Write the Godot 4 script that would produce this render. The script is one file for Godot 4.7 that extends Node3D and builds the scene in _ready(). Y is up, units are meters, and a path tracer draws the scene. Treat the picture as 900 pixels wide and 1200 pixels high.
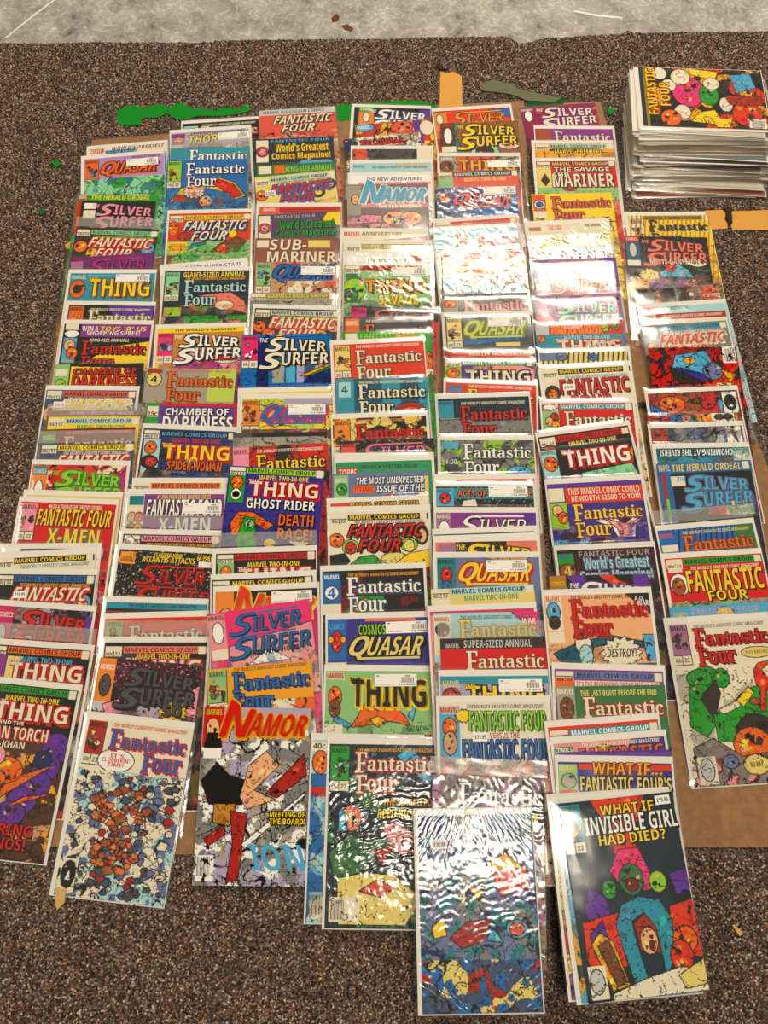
extends Node3D
# A floor spread with seven overlapping rows of bagged comic books, lit by ceiling lamps.

const F := 1000.0           # focal length in pixels of the 900 x 1200 frame
const EYE := 1.41           # camera height
const TILT := 22.7          # degrees from straight down
const W := 0.168            # cover width
const LEN := 0.26           # cover length
const CELL_W := 160
const CELL_H := 248
const PER_ROW := 12
const PER_SHEET := 96
const BOARD := 0.0006
const PAGES := 0.0010
const SLACK := 0.0009
const GRID := 0.01
const GX := 280
const GZ := 300
const GX0 := -1.4
const GZ0 := -2.2

var C := {
	"white": Color8(246, 244, 238), "cream": Color8(236, 228, 204), "straw": Color8(232, 214, 130), "yellow": Color8(246, 216, 48),
	"gold": Color8(240, 176, 40), "ochre": Color8(196, 142, 60), "apricot": Color8(240, 150, 60), "orange": Color8(236, 122, 40),
	"flame": Color8(226, 74, 36), "red": Color8(214, 40, 32), "brick": Color8(176, 56, 44), "maroon": Color8(120, 26, 28),
	"wine": Color8(66, 20, 42), "coral": Color8(226, 104, 84), "salmon": Color8(232, 138, 116), "peach": Color8(240, 186, 140),
	"pink": Color8(240, 160, 180), "rose": Color8(232, 160, 160), "hotpink": Color8(236, 66, 130), "magenta": Color8(206, 36, 122),
	"fuchsia": Color8(186, 40, 140), "berry": Color8(150, 28, 92), "plum": Color8(140, 60, 146), "purple": Color8(112, 46, 116),
	"violet": Color8(106, 60, 156), "indigo": Color8(66, 62, 142), "lavender": Color8(188, 152, 206), "lilac": Color8(178, 168, 194),
	"mauve": Color8(168, 122, 158), "dusk": Color8(86, 72, 92), "navy": Color8(34, 44, 104), "ink": Color8(22, 46, 56),
	"blue": Color8(40, 116, 180), "sky": Color8(96, 178, 216), "ice": Color8(176, 216, 218), "steel": Color8(112, 126, 164),
	"slate": Color8(72, 88, 116), "deep": Color8(20, 88, 110), "sea": Color8(52, 152, 172), "teal": Color8(28, 128, 132),
	"jade": Color8(44, 150, 104), "mint": Color8(150, 216, 168), "sage": Color8(150, 196, 132), "fern": Color8(62, 118, 72),
	"green": Color8(44, 158, 50), "lime": Color8(156, 206, 56), "pistachio": Color8(196, 214, 96), "olive": Color8(142, 134, 44),
	"tan": Color8(204, 160, 124), "brown": Color8(126, 76, 44), "copper": Color8(172, 88, 44), "clay": Color8(150, 92, 80),
	"bronze": Color8(146, 98, 46), "umber": Color8(84, 56, 36), "bark": Color8(52, 44, 40), "black": Color8(20, 19, 20),
	"pewter": Color8(76, 76, 78), "grey": Color8(128, 128, 126), "stone": Color8(166, 160, 146), "taupe": Color8(134, 122, 120),
	"silver": Color8(200, 202, 200),
}

var comics := [
	# first row: the one along the bare carpet, seventh from the thick stack
	[1, 105.7, 174.5, 192.8, 167.5, "b", "cream comic with dark red title", "cream; box .02 .01 .2 .09 red; text MARVEL .03 .02 .19 .08 cream; box .22 .05 .62 .13 sky; text FANTASTIC .24 .06 .6 .12 navy; text WORLD'S_GREATEST .3 .0 .97 .06 maroon none .2; art .14 sky teal cream"],
	[1, 97.0, 186.0, 189.6, 178.4, "b", "lavender and mint comic with slanted orange title and barcode sticker", "lavender; text DEADLY_FORCE .6 .01 .95 .05 maroon; quasar orange maroon .07; corner orange blue; art .33 mint mint green teal; sticker .53 .06"],
	[1, 93.0, 227.4, 184.0, 228.0, "n", "green comic with pale title on black panel", "green; box .01 .01 .13 .08 red; text MARVEL .02 .02 .12 .07 cream; text THE_HERALD_ORDEAL .17 .015 .9 .075 yellow none .1; box .06 .1 .98 1.5 black; box .01 .1 .06 .6 red; box .1 .13 .25 .22 white; box .1 .24 .25 .36 cream; ss pink black .13"],
	[1, 94.0, 266.0, 182.0, 269.0, "nf", "dark brown comic with green banner and red outlined title", "bark; banner mint black; wg lime .11; f7 cream red .14; oval .09 .28 .08 .08 orange; oval .24 .37 .07 .07 gold; oval .9 .27 .08 .08 sky; art .48 brown grey olive"],
	[1, 83.3, 301.7, 177.5, 295.8, "n", "purple comic with thin magenta title", "purple; box .02 .02 .17 .06 magenta; text MARVEL .02 .02 .17 .06 black; box .02 .06 .17 .4 mauve; sl magenta navy .05; art .5 purple brown magenta"],
	[1, 85.0, 320.0, 178.0, 320.0, "b", "turquoise comic with tall yellow title and barcode sticker", "sea; text MARVEL .02 .03 .19 .08 cream; oval .1 .22 .09 .12 orange; oval .1 .22 .05 .05 bark; box .2 .02 .52 .05 sky; thing yellow brown .06 .26; art .42 grey sea cream; sticker .54 .02"],
	[1, 80.0, 356.7, 179.0, 358.0, "b", "black and purple comic with cream title", "black; box .6 0 1 .5 violet; poly violet .45 0 .62 0 .62 .3; corner orange gold; wg cream .04; ff cream olive .07; art .4 black violet green"],
	[1, 76.7, 380.0, 177.5, 381.0, "b", "black and yellow comic with mauve prize banner and red title", "black; box .2 0 1 .17 plum; text WIN_A .21 .03 .4 .09 cream; text TOYS_'R'_US .42 .03 .95 .09 yellow none .1; text SHOPPING_SPREE! .27 .09 .88 .145 cream; box .02 .0 .17 .08 cream; oval .1 .13 .08 .045 white; box .02 .18 .17 .5 sky; oval .09 .28 .06 .07 peach; oval .13 .38 .06 .07 orange; text KING-SIZE_ANNUAL! .32 .19 .76 .23 cream; poly yellow .55 .3 1 .22 1 .6 .3 .5; ff red black .22"],
	[1, 66.0, 426.7, 167.5, 425.0, "n", "black comic with red title on yellow panel", "black; box .0 .0 .17 .6 sage; box .02 .06 .15 .15 cream; oval .08 .25 .05 .06 lime; poly yellow .18 .03 .78 .06 .92 .14 .95 .5 .18 .5; text CHAMBER_OF .22 .06 .92 .13 red black; text DARKNESS .21 .14 .93 .29 red black"],
	[1, 57.5, 456.0, 158.0, 457.0, "b", "slate blue comic with red banner and yellow title", "slate; banner coral black .015; wg cream .09; f7 yellow white .12; oval .9 .24 .08 .08 cream; oval .9 .25 .06 .06 brown; oval .1 .3 .1 .1 peach; tag .1 .15; art .42 slate grey brown"],
	[1, 57.5, 481.0, 160.0, 481.0, "n", "brown comic almost covered by its pale flap", "brown; wg cream .01"],
	[1, 58.3, 488.0, 163.0, 487.5, "nf", "yellow comic with pale blue banner and green title line", "yellow; banner ice black .02; mtio green .1; box .02 .15 .18 .5 lime; oval .1 .24 .06 .07 orange; art .3 yellow gold green"],
	[1, 52.5, 503.0, 156.0, 500.0, "n", "dark red comic with white title", "maroon; box .01 .03 .15 .18 green; text MARVEL .01 .07 .15 .13 cream; wg pink .03; ff cream brown .09; art .4 maroon red brown"],
	[1, 50.7, 520.0, 154.7, 518.7, "nf", "slate comic with yellow banner and white title", "slate; banner yellow black .01; wg cream .09; f7 cream red .13; art .4 slate grey"],
	[1, 39.0, 543.5, 150.0, 545.0, "b", "orange comic with lime green title", "flame; art 0 flame cream red flame; poly plum .6 .4 1 .05 1 .6; box .96 .08 1 .6 magenta; ss lime green .05; box .0 .01 .17 .5 apricot; box .01 .02 .16 .12 teal; text COMICS .02 .05 .15 .1 cream; oval .09 .28 .04 .1 white"],
	[1, 29.0, 579.0, 141.0, 582.0, "b", "pale yellow edged comic under red crossover issue", "straw"],
	[1, 26.7, 587.0, 133.0, 590.7, "b", "bright red comic with tall yellow title and team crossover logo", "red; corner pink peach; text #4_IN_A_FOUR-ISSUE_LIMITED_SERIES .3 .02 .85 .065 cream; text FANTASTIC_FOUR .2 .07 .97 .25 yellow maroon .08; text X-MEN .33 .28 .87 .45 yellow teal .0; oval .8 .52 .14 .12 pink; art .6 red pink"],
	[1, 10.0, 642.5, 107.0, 642.0, "b", "white comic with black top edge", "white; box .2 0 .95 .03 black; art .1 white grey"],
	[1, -2.0, 653.0, 104.0, 647.5, "b", "cream comic with black banner and brown title", "cream; banner black yellow .01; wg teal .09; ff brick cream .13; art .4 cream sky peach"],
	[1, -4.0, 671.7, 109.0, 673.0, "b", "black comic with blue banner and white slanted title", "black; banner blue black .01; wg gold .09; f7 cream red .13; oval .9 .3 .08 .1 sky; oval .9 .31 .05 .07 peach; tag .2 .17; art .45 black grey"],
	[1, -8.0, 708.0, 110.0, 716.0, "b", "grey comic with red title and magenta corner box", "grey; art 0 grey black lilac slate; box .94 .05 1 .6 violet; ss red maroon .02; box .0 .0 .22 .5 magenta; text COMICS .06 .06 .21 .11 cream; oval .12 .3 .05 .12 silver; box .6 .41 1 .5 sage"],
	[1, -8.0, 754.0, 103.0, 761.7, "bf", "black comic with orange banner and white block title", "black; banner orange black .01; box .0 .09 .2 .4 plum; poly straw .2 .1 .35 .1 .28 .4 .2 .4; mtio sky .1; thing cream red .14; art .36 black grey red"],
	[1, -27.0, 797.0, 92.0, 809.0, "b", "black comic with green banner, purple smoke and orange flames", "black; banner green black .01; mtio yellow .1; thing cream red .145; text AND_THE .3 .335 .55 .37 cream; box .0 .42 .9 1.2 umber; art .62 umber tan gold umber; text HUMAN_TORCH .05 .39 .8 .5 cream red; text MASTER-KHAN .05 .52 .6 .58 cream; oval .9 .55 .13 .14 violet; oval .84 .72 .13 .13 violet; oval .78 .88 .14 .12 violet; oval .8 .66 .08 .08 navy; oval .68 1.03 .14 .11 violet; oval .6 1.15 .14 .1 violet; poly orange .9 .7 .5 1.0 .3 1.15 .55 .85; poly orange .95 .95 .55 1.1 .7 1.0; oval .45 .78 .18 .12 orange; oval .25 .86 .24 .09 orange; poly green .15 1 .4 .95 .45 1.08 .1 1.2; oval .35 .66 .09 .09 pink; text TOWERING .15 1.24 .84 1.34 red black; text INFERNOS! .15 1.36 .8 1.46 red black"],
	# second row
	[2, 216.5, 145.0, 302.0, 139.5, "b", "black comic with white title and red shadow", "black; box .02 .05 .2 .17 ice; text MARVEL .03 .08 .19 .13 slate; wg cream .03; ff cream red .07; art .4 black navy"],
	[2, 204.9, 158.0, 288.9, 152.0, "b", "grey comic with purple corner box and barcode sticker", "lilac; box .01 .02 .18 .18 plum; oval .1 .12 .06 .05 orange; text JOURNEY_INTO_MYSTERY .25 .01 .95 .05 black; text THOR .22 .06 .6 .18 yellow navy .2; sticker .6 .05; art .2 grey lilac cream"],
	[2, 205.7, 173.6, 287.0, 172.0, "nf", "pale teal comic with white title behind cloudy plastic", "sea; ff white slate .03; art .2 sea grey"],
	[2, 197.9, 186.9, 288.0, 185.0, "n", "sky blue comic with white title and a curling trail of flame", "blue; corner lime orange; ff white navy .05; poly yellow .05 .62 .2 .42 .45 .34 .66 .28 .85 .36 .98 .55 .85 .6 .72 .48 .5 .42 .25 .48 .1 .62; poly red .45 .33 .66 .3 .84 .38 .95 .54 .84 .58 .76 .5 .62 .4; burst .35 .47 .14 cream; text THING .26 .4 .44 .46 red; text TORCH .26 .48 .44 .54 red; box .1 .52 .24 .62 brick; oval .5 .62 .08 .08 peach; art .68 blue sky"],
	[2, 199.4, 250.0, 292.7, 248.0, "b", "orange comic with yellow banner and pale green lower half", "flame; banner yellow black; wg gold .085; f7 cream navy .11; oval .9 .2 .06 .08 green; oval .9 .2 .04 .06 peach; oval .77 .3 .06 .06 yellow; oval .06 .22 .06 .1 orange; box .0 .4 1 1.55 sage; oval .2 .34 .08 .06 brick; box .0 .42 .24 .56 yellow; text FRIGHTFUL .02 .44 .22 .49 red; text THE_FOUR .03 .5 .2 .54 red; poly teal .26 .52 .3 .44 .45 .42 .46 .45 .34 .48; poly brown .52 .56 .65 .44 .85 .36 .95 .42 .85 .56; oval .68 .52 .08 .07 flame; art .6 sage brown teal"],
	[2, 191.7, 314.0, 286.0, 306.0, "b", "white comic with thin pink heading line", "white; text GIANT-SIZE_SUPER-STARS .1 .0 .95 .05 plum; art .1 lilac white pink"],
	[2, 194.0, 317.5, 291.0, 316.0, "b", "dark navy comic with yellow heading and pale blue title", "ink; text GIANT-SIZED_ANNUAL .22 .02 .95 .09 yellow; wg gold .095; corner mint orange; ff ice black .13; poly salmon .25 .5 .35 .38 .5 .33 .62 .32 .78 .3 .95 .42 1 .6 .7 .5 .45 .52; oval .45 .5 .1 .06 green; oval .72 .48 .11 .06 cream; box .02 .5 .22 .62 lime; art .62 green salmon ink"],
	[2, 185.0, 385.0, 285.0, 382.5, "b", "tan comic with white title, magenta hood and pink corner box", "ochre; box .0 .0 1 .06 yellow; text THE_WORLD'S_GREATEST .2 .015 .9 .045 black; box .0 .03 .04 .6 yellow; poly pink .2 .4 .45 .3 1 .34 1 .6 .2 .6; ss white black .07; corner hotpink sky .06; poly fuchsia .18 .56 .28 .46 .42 .42 .5 .48 .58 .42 .7 .46 .78 .58; oval .48 .56 .08 .06 plum; oval .8 .4 .18 .07 cream; text THANOS? .66 .38 .94 .43 red black; art .62 pink plum"],
	[2, 177.5, 438.0, 276.7, 440.0, "n", "olive comic with orange title and round emblem", "stone; box .7 0 1 .5 pistachio; oval .1 .14 .08 .08 straw; text 4 .06 .1 .14 .18 bark; box .02 .01 .18 .06 brick; ff orange brown .05; wg coral .01; art .4 stone olive"],
	[2, 175.0, 471.6, 276.7, 472.5, "n", "purple comic with white title and red border", "violet; box .16 0 1 .04 red; box .96 0 1 .6 red; box .0 .0 .14 .6 green; box .01 .04 .13 .16 cream; text 15c .02 .1 .12 .15 black; text CHAMBER_OF .21 .06 .9 .14 white black; text DARKNESS .19 .155 .95 .32 white black"],
	[2, 173.5, 501.0, 272.0, 505.0, "b", "dark blue comic with yellow block title and orange lower title", "navy; art .2 navy black navy; hatch .1 .6 blue; banner black sky .02; mtio red .1; box .02 .12 .2 .6 ice; oval .1 .22 .06 .07 orange; oval .1 .38 .09 .07 black; oval .12 .38 .06 .05 red; poly black .02 .62 .1 .44 .25 .46 .32 .62; thing yellow red .16; text AND_THE .5 .33 .62 .36 yellow; text SPIDER-WOMAN .3 .36 .88 .46 orange black"],
	[2, 163.0, 565.0, 262.5, 565.0, "b", "orange bannered comic showing one strip", "cream; banner orange black .0"],
	[2, 154.0, 578.0, 260.7, 578.0, "b", "purple comic with white crossover titles and barcode sticker", "plum; text #1_IN_A_FOUR-ISSUE_LIMITED_SERIES .3 .01 .86 .055 yellow; box .0 .0 .17 .6 cream; box .01 .02 .16 .12 teal; oval .05 .25 .04 .05 peach; oval .12 .25 .04 .05 orange; oval .05 .37 .04 .05 brick; oval .12 .37 .04 .05 gold; text FANTASTIC_FOUR .2 .06 .98 .24 white black .06; text X-MEN .33 .26 .87 .42 white teal .0; sticker .58 .1"],
	[2, 147.0, 625.0, 253.6, 627.0, "bf", "black comic with pink banner and white diamond", "black; banner pink black .01; poly white .0 .1 .08 .02 .16 .1; wg gold .09"],
	[2, 140.8, 643.0, 251.0, 648.8, "b", "black starry annual with red outlined title", "black; speckle cream; box .01 .02 .17 .15 orange; text ANNUAL .02 .07 .16 .13 red yellow; text MARVEL .03 .025 .15 .065 yellow; text IT_BEGINS_NOW! .36 .02 .65 .06 yellow; text ATLANTIS_ATTACKS .24 .06 .78 .12 yellow none .1; text 64_PAGES .8 .02 .98 .08 yellow; box .82 .09 .97 .15 white; slo red .15"],
	[2, 126.4, 705.0, 239.5, 708.0, "b", "black comic with turquoise top strip", "black; box .0 0 1 .06 sea; text THE_WORLD'S_GREATEST_COMIC_MAGAZINE .22 .01 .9 .045 navy; box .01 .09 .17 .13 red; text MARVEL .02 .09 .17 .13 black"],
	[2, 124.5, 724.5, 239.5, 721.6, "b", "orange red comic with white title and teal corner box", "flame; corner sage orange .02; wg maroon .02; ff cream maroon .08"],
	[2, 126.4, 752.0, 239.5, 752.0, "bf", "black topped comic with salmon banner", "black; banner salmon maroon .04; mtio yellow .11; thing cream red .15"],
	[2, 117.8, 769.5, 236.6, 779.0, "nr", "dark maroon comic with metallic grey title and yellow anniversary seal", "wine; art 0 wine black wine wine; speckle pink; ssm pewter black .06; box .0 .0 .17 .5 apricot; text COMICS .02 .06 .16 .11 white; oval .09 .26 .05 .1 pewter; box .0 .41 .17 .5 silver; poly pink .1 .44 .25 .38 .3 .5 .15 .55; poly pink .85 .3 1 .2 1 .5 .8 .46; oval .55 .48 .12 .08 lilac; burst .78 .46 .14 yellow; text 50 .68 .4 .86 .5 pewter black; text ANNIVERSARY .69 .36 .86 .395 pewter"],
	[2, 103.5, 840.0, 222.7, 853.0, "b", "cream comic with blue title above exploding orange and grey rubble", "cream; wg red .025; corner brick straw; ffr blue red .08; oval .33 .36 .17 .1 white; text IT'S .27 .3 .4 .335 red; text CLOBBERIN' .2 .34 .46 .375 red; text TIME! .26 .38 .41 .415 red; rubble; box .02 1.24 .17 1.52 cream; oval .095 1.37 .06 .11 black; poly white .07 1.42 .1 1.33 .12 1.42"],
	# third row
	[3, 303.5, 129.6, 393.0, 124.0, "n", "salmon comic with grey heading and white slanted title", "coral; box 0 0 1 .1 silver; text MARVEL_ALL-COLOUR_COMICS .05 .025 .85 .075 slate; f7 cream brown .12; art .4 coral tan"],
	[3, 300.4, 160.5, 388.3, 156.6, "n", "dark teal comic with yellow two line title and white emblem strip", "ink; text FANTASTIC_FOUR .2 .02 .95 .06 sky; box .01 .02 .17 .36 cream; oval .09 .2 .075 .075 red; oval .09 .2 .05 .05 pink; wgcm yellow brown .08; poly sky .5 .42 .6 .35 .95 .36 1 .42; art .42 blue sky ink"],
	[3, 302.7, 193.6, 392.0, 189.0, "n", "teal comic with king size heading and orange box", "fern; text KING-SIZE_ANNUAL .36 .04 .95 .12 lime; box .22 .02 .35 .14 orange; box .02 .02 .18 .14 cream"],
	[3, 298.0, 207.5, 391.4, 198.0, "n", "yellow comic with red slanted title and pale blue banner", "straw; banner ice black; wg brown .1; f7 red blue .14; oval .07 .28 .07 .07 orange; oval .77 .3 .08 .08 bark; oval .77 .3 .05 .05 yellow; oval .92 .2 .08 .07 bark; oval .92 .2 .05 .05 pink; tag .11 .22; art .42 straw peach"],
	[3, 305.0, 242.0, 396.0, 241.5, "b", "salmon red comic showing one strip", "coral; text MARVEL .05 .02 .2 .07 cream; box .25 .02 1 .1 brick"],
	[3, 304.3, 251.5, 396.0, 247.6, "n", "grey purple comic with green two line title and yellow burst", "dusk; poly yellow .75 .15 .85 0 1 0 1 .2; box .01 .02 .15 .36 cream; oval .08 .2 .07 .07 coral; oval .08 .2 .045 .045 pink; text FANTASTIC_FOUR .2 .02 .7 .06 lilac; wgcm green ink .09; art .4 dusk yellow dusk"],
	[3, 300.4, 279.0, 396.0, 279.0, "n", "brown comic with white diver title and yellow speech box", "clay; box .02 .03 .16 .14 cream; text SUB- .18 .02 .62 .17 cream brown .1; box .64 .03 .9 .14 straw; text MARINER .15 .19 .97 .34 cream brown; art .36 clay sea"],
	[3, 301.7, 306.6, 396.7, 306.0, "n", "salmon and grey comic with slanted blue title and barcode sticker", "tan; art 0 tan cream coral tan; quasar blue navy .03; corner sage blue; sticker .54 .06"],
	[3, 293.8, 343.0, 393.5, 342.0, "n", "olive bannered comic in crinkled plastic", "stone; banner olive straw .01; art .1 stone grey"],
	[3, 300.0, 360.5, 398.0, 363.0, "b", "dark brown comic with silver banner and salmon outlined title", "bark; banner silver black .02; wg lime .085; f7 cream coral .11; oval .07 .24 .07 .07 orange; oval .18 .32 .07 .06 orange; oval .78 .33 .07 .06 gold; oval .92 .23 .07 .06 tan; box .02 .38 .16 .46 cream; art .42 bark grey"],
	[3, 288.0, 403.0, 388.0, 401.6, "u", "blue city comic with white title and hot pink corner box", "blue; poly navy .18 .1 .3 .0 .3 .7 .18 .7; box .5 .3 .6 .6 sky; box .62 .3 .7 .6 lilac; box .72 .25 .8 .6 slate; box .82 .22 .92 .6 stone; box .35 .35 .48 .6 stone; poly green .7 .5 1 .38 1 .43 .78 .52; poly gold .66 .52 1 .36 1 .39 .72 .52; poly navy .75 .53 1 .43 1 .6 .7 .6; hatch .0 .25 navy; ss cream bark .03; corner hotpink white .02; poly gold .38 .02 .45 0 .43 .06"],
	[3, 282.7, 459.5, 387.0, 457.0, "b", "yellow strip comic under blue lettered one", "yellow; text COMICS .2 .01 .4 .04 red"],
	[3, 287.0, 466.0, 389.0, 465.0, "b", "lime comic with slanted blue and pink title and barcode sticker", "pistachio; art 0 pistachio yellow; box .45 .0 1 .07 lilac; quasar blue hotpink .08; corner apricot brick; sticker .5 .08; art .36 brown hotpink pistachio"],
	[3, 273.8, 507.0, 382.0, 505.0, "nr", "black comic under glossy grey plastic", "pewter; box .2 0 1 .05 black; art .05 stone grey"],
	[3, 274.7, 524.0, 382.0, 518.5, "n", "red and black comic with yellow title", "red; art 0 red black red brick; box .0 .0 .17 .4 pink; text MARVEL .01 .03 .16 .08 maroon; wg cream .04; ff yellow black .1"],
	[3, 267.5, 545.0, 382.0, 551.0, "u", "indigo comic with green banner, white block title and orange lettering", "indigo; banner lime black .01; mtio yellow .09; box .02 .1 .18 .4 green; oval .1 .18 .06 .07 orange; oval .1 .31 .05 .06 white; oval .1 .31 .03 .03 black; thing cream red .14; text THE .22 .34 .28 .38 yellow; text GHOST_RIDER .22 .35 .93 .45 white black; text DEATH .57 .5 .93 .62 orange black; text RACE! .57 .65 .93 .77 orange black; poly orange .08 .62 .15 .5 .3 .5 .45 .58 .52 .62 .45 .68 .35 .62 .3 .75 .1 .75; poly green .15 .8 .22 .55 .32 .56 .38 .9 .2 .95; oval .27 .62 .04 .04 mint; oval .5 .82 .06 .05 yellow; oval .8 .78 .1 .05 cream; poly teal .88 .85 .95 .75 .98 .9; art .98 indigo green"],
	[3, 256.8, 651.0, 365.0, 647.5, "bf", "black comic with red banner and yellow heading", "black; banner red black .01; mtio yellow .1; thing cream red .145; box .02 .1 .18 .4 sage; oval .1 .2 .05 .07 orange"],
	[3, 253.0, 679.0, 363.5, 673.8, "b", "black comic with plain yellow heading", "black; banner black yellow .01"],
	[3, 255.0, 693.0, 368.8, 687.8, "b", "black and magenta comic with jagged orange title and barcode sticker", "black; box .75 .1 1 .9 magenta; box .78 .9 1 1.55 lime; box .0 .0 .18 .4 apricot; oval .1 .25 .06 .08 peach; namor flame yellow .04; sticker .55 .02"],
	[3, 246.0, 719.0, 358.0, 701.8, "n", "hot pink comic with outlined sky blue title", "hotpink; poly rose .18 .35 .5 .3 1 .22 1 .9 .18 .9; box .0 .02 .17 .42 rose; text MARVEL .01 .03 .16 .07 black; oval .09 .2 .05 .1 white; box .01 .36 .16 .46 cream; slo blue .05; text RETURNS_HOME .4 .42 .85 .47 black; poly white .35 .55 .55 .42 .75 .55"],
	[3, 242.8, 784.0, 365.0, 773.5, "n", "amber comic with blue title in crinkled plastic", "gold; corner sage orange; wg brown .01; ff blue navy .06; art .34 gold orange cream"],
	[3, 241.0, 828.0, 363.5, 829.5, "u", "grey lilac comic with jagged red title and tumbling papers", "lilac; art .1 grey lilac stone white; box .0 .0 .19 .36 red; text MARVEL .02 .02 .17 .07 lime; oval .09 .2 .06 .1 peach; poly black .02 .36 .05 .24 .15 .24 .18 .36; box .02 .37 .18 .46 white; text MEETING_OF .66 .92 .98 .97 yellow black; namor red gold .02; poly black .02 .66 .15 .5 .28 .62 .45 .66 .4 .86 .1 .86; poly ochre .15 .86 .35 .86 .3 1.05 .15 1.02; poly peach .45 .52 .6 .4 .72 .52 .62 .62 .5 .74 .7 .82 .45 .9 .38 .8; poly brick .62 .76 .95 .42 .98 .6 .82 .72 .72 .8; poly brick .3 .92 .45 .95 .4 1.5 .3 1.52 .34 1.2; poly brick .08 1.16 .24 1.05 .26 1.12 .12 1.22; poly white .42 1.2 .98 .75 .98 .77 .45 1.24; text THE_BOARD! .66 .98 .98 1.03 yellow black; text ION .5 1.2 .98 1.42 sky none -.3; box .02 1.3 .18 1.52 white; barcode .03 1.31"],
	# fourth row
	[4, 413.8, 125.0, 503.0, 127.4, "b", "black comic with white title, green box and purple edge", "black; box .86 .02 1 .6 violet; oval .86 .3 .1 .22 cream; ss white slate .02; box .06 .02 .26 .4 apricot; box .06 .0 .26 .08 green; text COMICS .08 .02 .24 .06 white; oval .16 .18 .04 .08 cream; box .3 .15 .85 .22 blue"],
	[4, 418.5, 146.0, 503.0, 139.0, "n", "yellow, orange and violet comic lying askew", "gold; art 0 gold yellow flame brick; oval .12 .06 .12 .06 sky; text MARVEL .03 .03 .2 .08 white; oval .6 .1 .14 .1 coral; box .75 0 .86 .4 violet; oval .92 .14 .09 .12 cream"],
	[4, 402.0, 164.0, 492.0, 155.0, "nz", "white backed comic with red lettering and barcode box, turned upside down", "bark; art 0 blue bark cream; box .0 1.38 1 1.55 cream; text SYMBIOTES .24 1.4 .78 1.49 red black; box .02 1.34 .2 1.55 white; barcode .03 1.38; oval .92 1.45 .09 .12 navy"],
	[4, 414.5, 174.0, 504.0, 174.0, "b", "dark grey comic with orange smears and pale box", "pewter; art 0 pewter coral bark; box .82 0 1 .2 cream"],
	[4, 412.0, 189.0, 505.6, 188.0, "b", "pale aqua comic with yellow heading", "ice; text MARVEL .02 .03 .16 .07 slate; text FANTASTIC .55 .01 .95 .06 gold; wg slate .05"],
	[4, 410.6, 205.0, 503.0, 203.4, "br", "white comic in crumpled glossy plastic", "white; text THE_NEW_ADVENTURES .2 .03 .9 .08 slate none .2; box .1 .1 1 .14 pink"],
	[4, 405.0, 216.0, 503.0, 214.5, "n", "grey striped comic with jagged sky blue title and peach figures", "taupe; box .0 .1 1 .16 mauve; box .0 .28 1 .34 rose; box .0 .02 .17 .45 stone; oval .1 .22 .05 .07 peach; namor sky white .02; text THE_SUB-MARINER .38 .3 .92 .35 white none .1; poly pink .0 .52 .2 .44 .42 .46 .42 .55 0 .58; oval .58 .5 .14 .1 peach; oval .78 .5 .13 .09 peach; art .58 taupe rose"],
	[4, 405.8, 270.7, 494.5, 271.5, "b", "red lettered white comic showing one strip", "cream; text MARVEL .01 .0 .2 .06 red; text ANNIVERSARY .22 .0 .7 .05 olive; poly coral .1 .16 1 .06 1 .2 .1 .2"],
	[4, 406.6, 285.0, 503.0, 285.0, "b", "white comic with olive banner and yellow heading", "cream; banner olive straw .0"],
	[4, 404.4, 299.5, 504.0, 298.8, "br", "white comic with orange end and shiny creases", "white; box .75 0 1 .06 coral; wg slate .04"],
	[4, 404.4, 309.6, 503.0, 309.0, "nr", "grey green comic with orange banner, amber title and barcode sticker", "sage; banner flame black .01; box .02 .12 .2 .6 fern; mtio white .1; thing gold brown .18; text SAVAGE .4 .4 .85 .52 yellow olive; oval .12 .32 .13 .14 lime; oval .06 .4 .1 .08 fern; sticker .56 .04; art .5 sage fern grey"],
	[4, 413.0, 358.0, 512.8, 362.0, "n", "black comic with salmon line title and red spine", "black; box .0 .02 .18 .2 magenta; text MARVEL .02 .03 .16 .08 black; sl coral black .03; box .92 .16 1 1.55 red"],
	[4, 405.0, 371.0, 503.0, 369.5, "n", "charcoal comic with orange title", "pewter; box .02 .02 .18 .2 orange; text MARVEL .03 .05 .17 .11 cream; wg cream .04; ff orange black .1"],
	[4, 400.8, 389.0, 505.0, 385.4, "n", "bright green comic with orange patch", "green; oval .7 .1 .16 .06 orange; text FANTASTIC_FOUR .2 .03 .9 .09 lime; box .03 .02 .17 .1 cream; oval .96 .4 .04 .12 orange; box .9 .5 1 .56 white"],
	[4, 391.0, 403.5, 493.0, 398.4, "b", "orange red comic with cream title and yellow corner box", "flame; corner straw orange; wg cream .02; ff cream brown .08; art .4 brick cream flame"],
	[4, 395.0, 444.0, 499.0, 441.0, "n", "teal comic with cream title and red oval", "sea; box .2 0 .5 1.55 deep; box .7 0 .9 1.55 deep; wg cream .03; box .03 .04 .16 .22 ice; text 4 .06 .08 .13 .17 deep; ff cream black .07; oval .8 .4 .16 .1 brick; oval .8 .42 .11 .07 coral"],
	[4, 392.5, 490.0, 497.5, 486.0, "b", "black and straw speckled comic with red title", "straw; art 0 straw black black straw; corner apricot fern; wg gold .02; ff red maroon .08"],
	[4, 401.0, 516.7, 505.0, 513.0, "n", "black comic with salmon and lilac line title", "black; speckle stone; box .02 .03 .17 .4 coral; text MARVEL .03 .03 .16 .07 black; sl salmon violet .04; oval .9 .17 .08 .09 olive"],
	[4, 396.0, 536.0, 504.0, 535.0, "b", "black and white edged comic under the green one", "white; box .2 0 .8 .02 black"],
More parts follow.
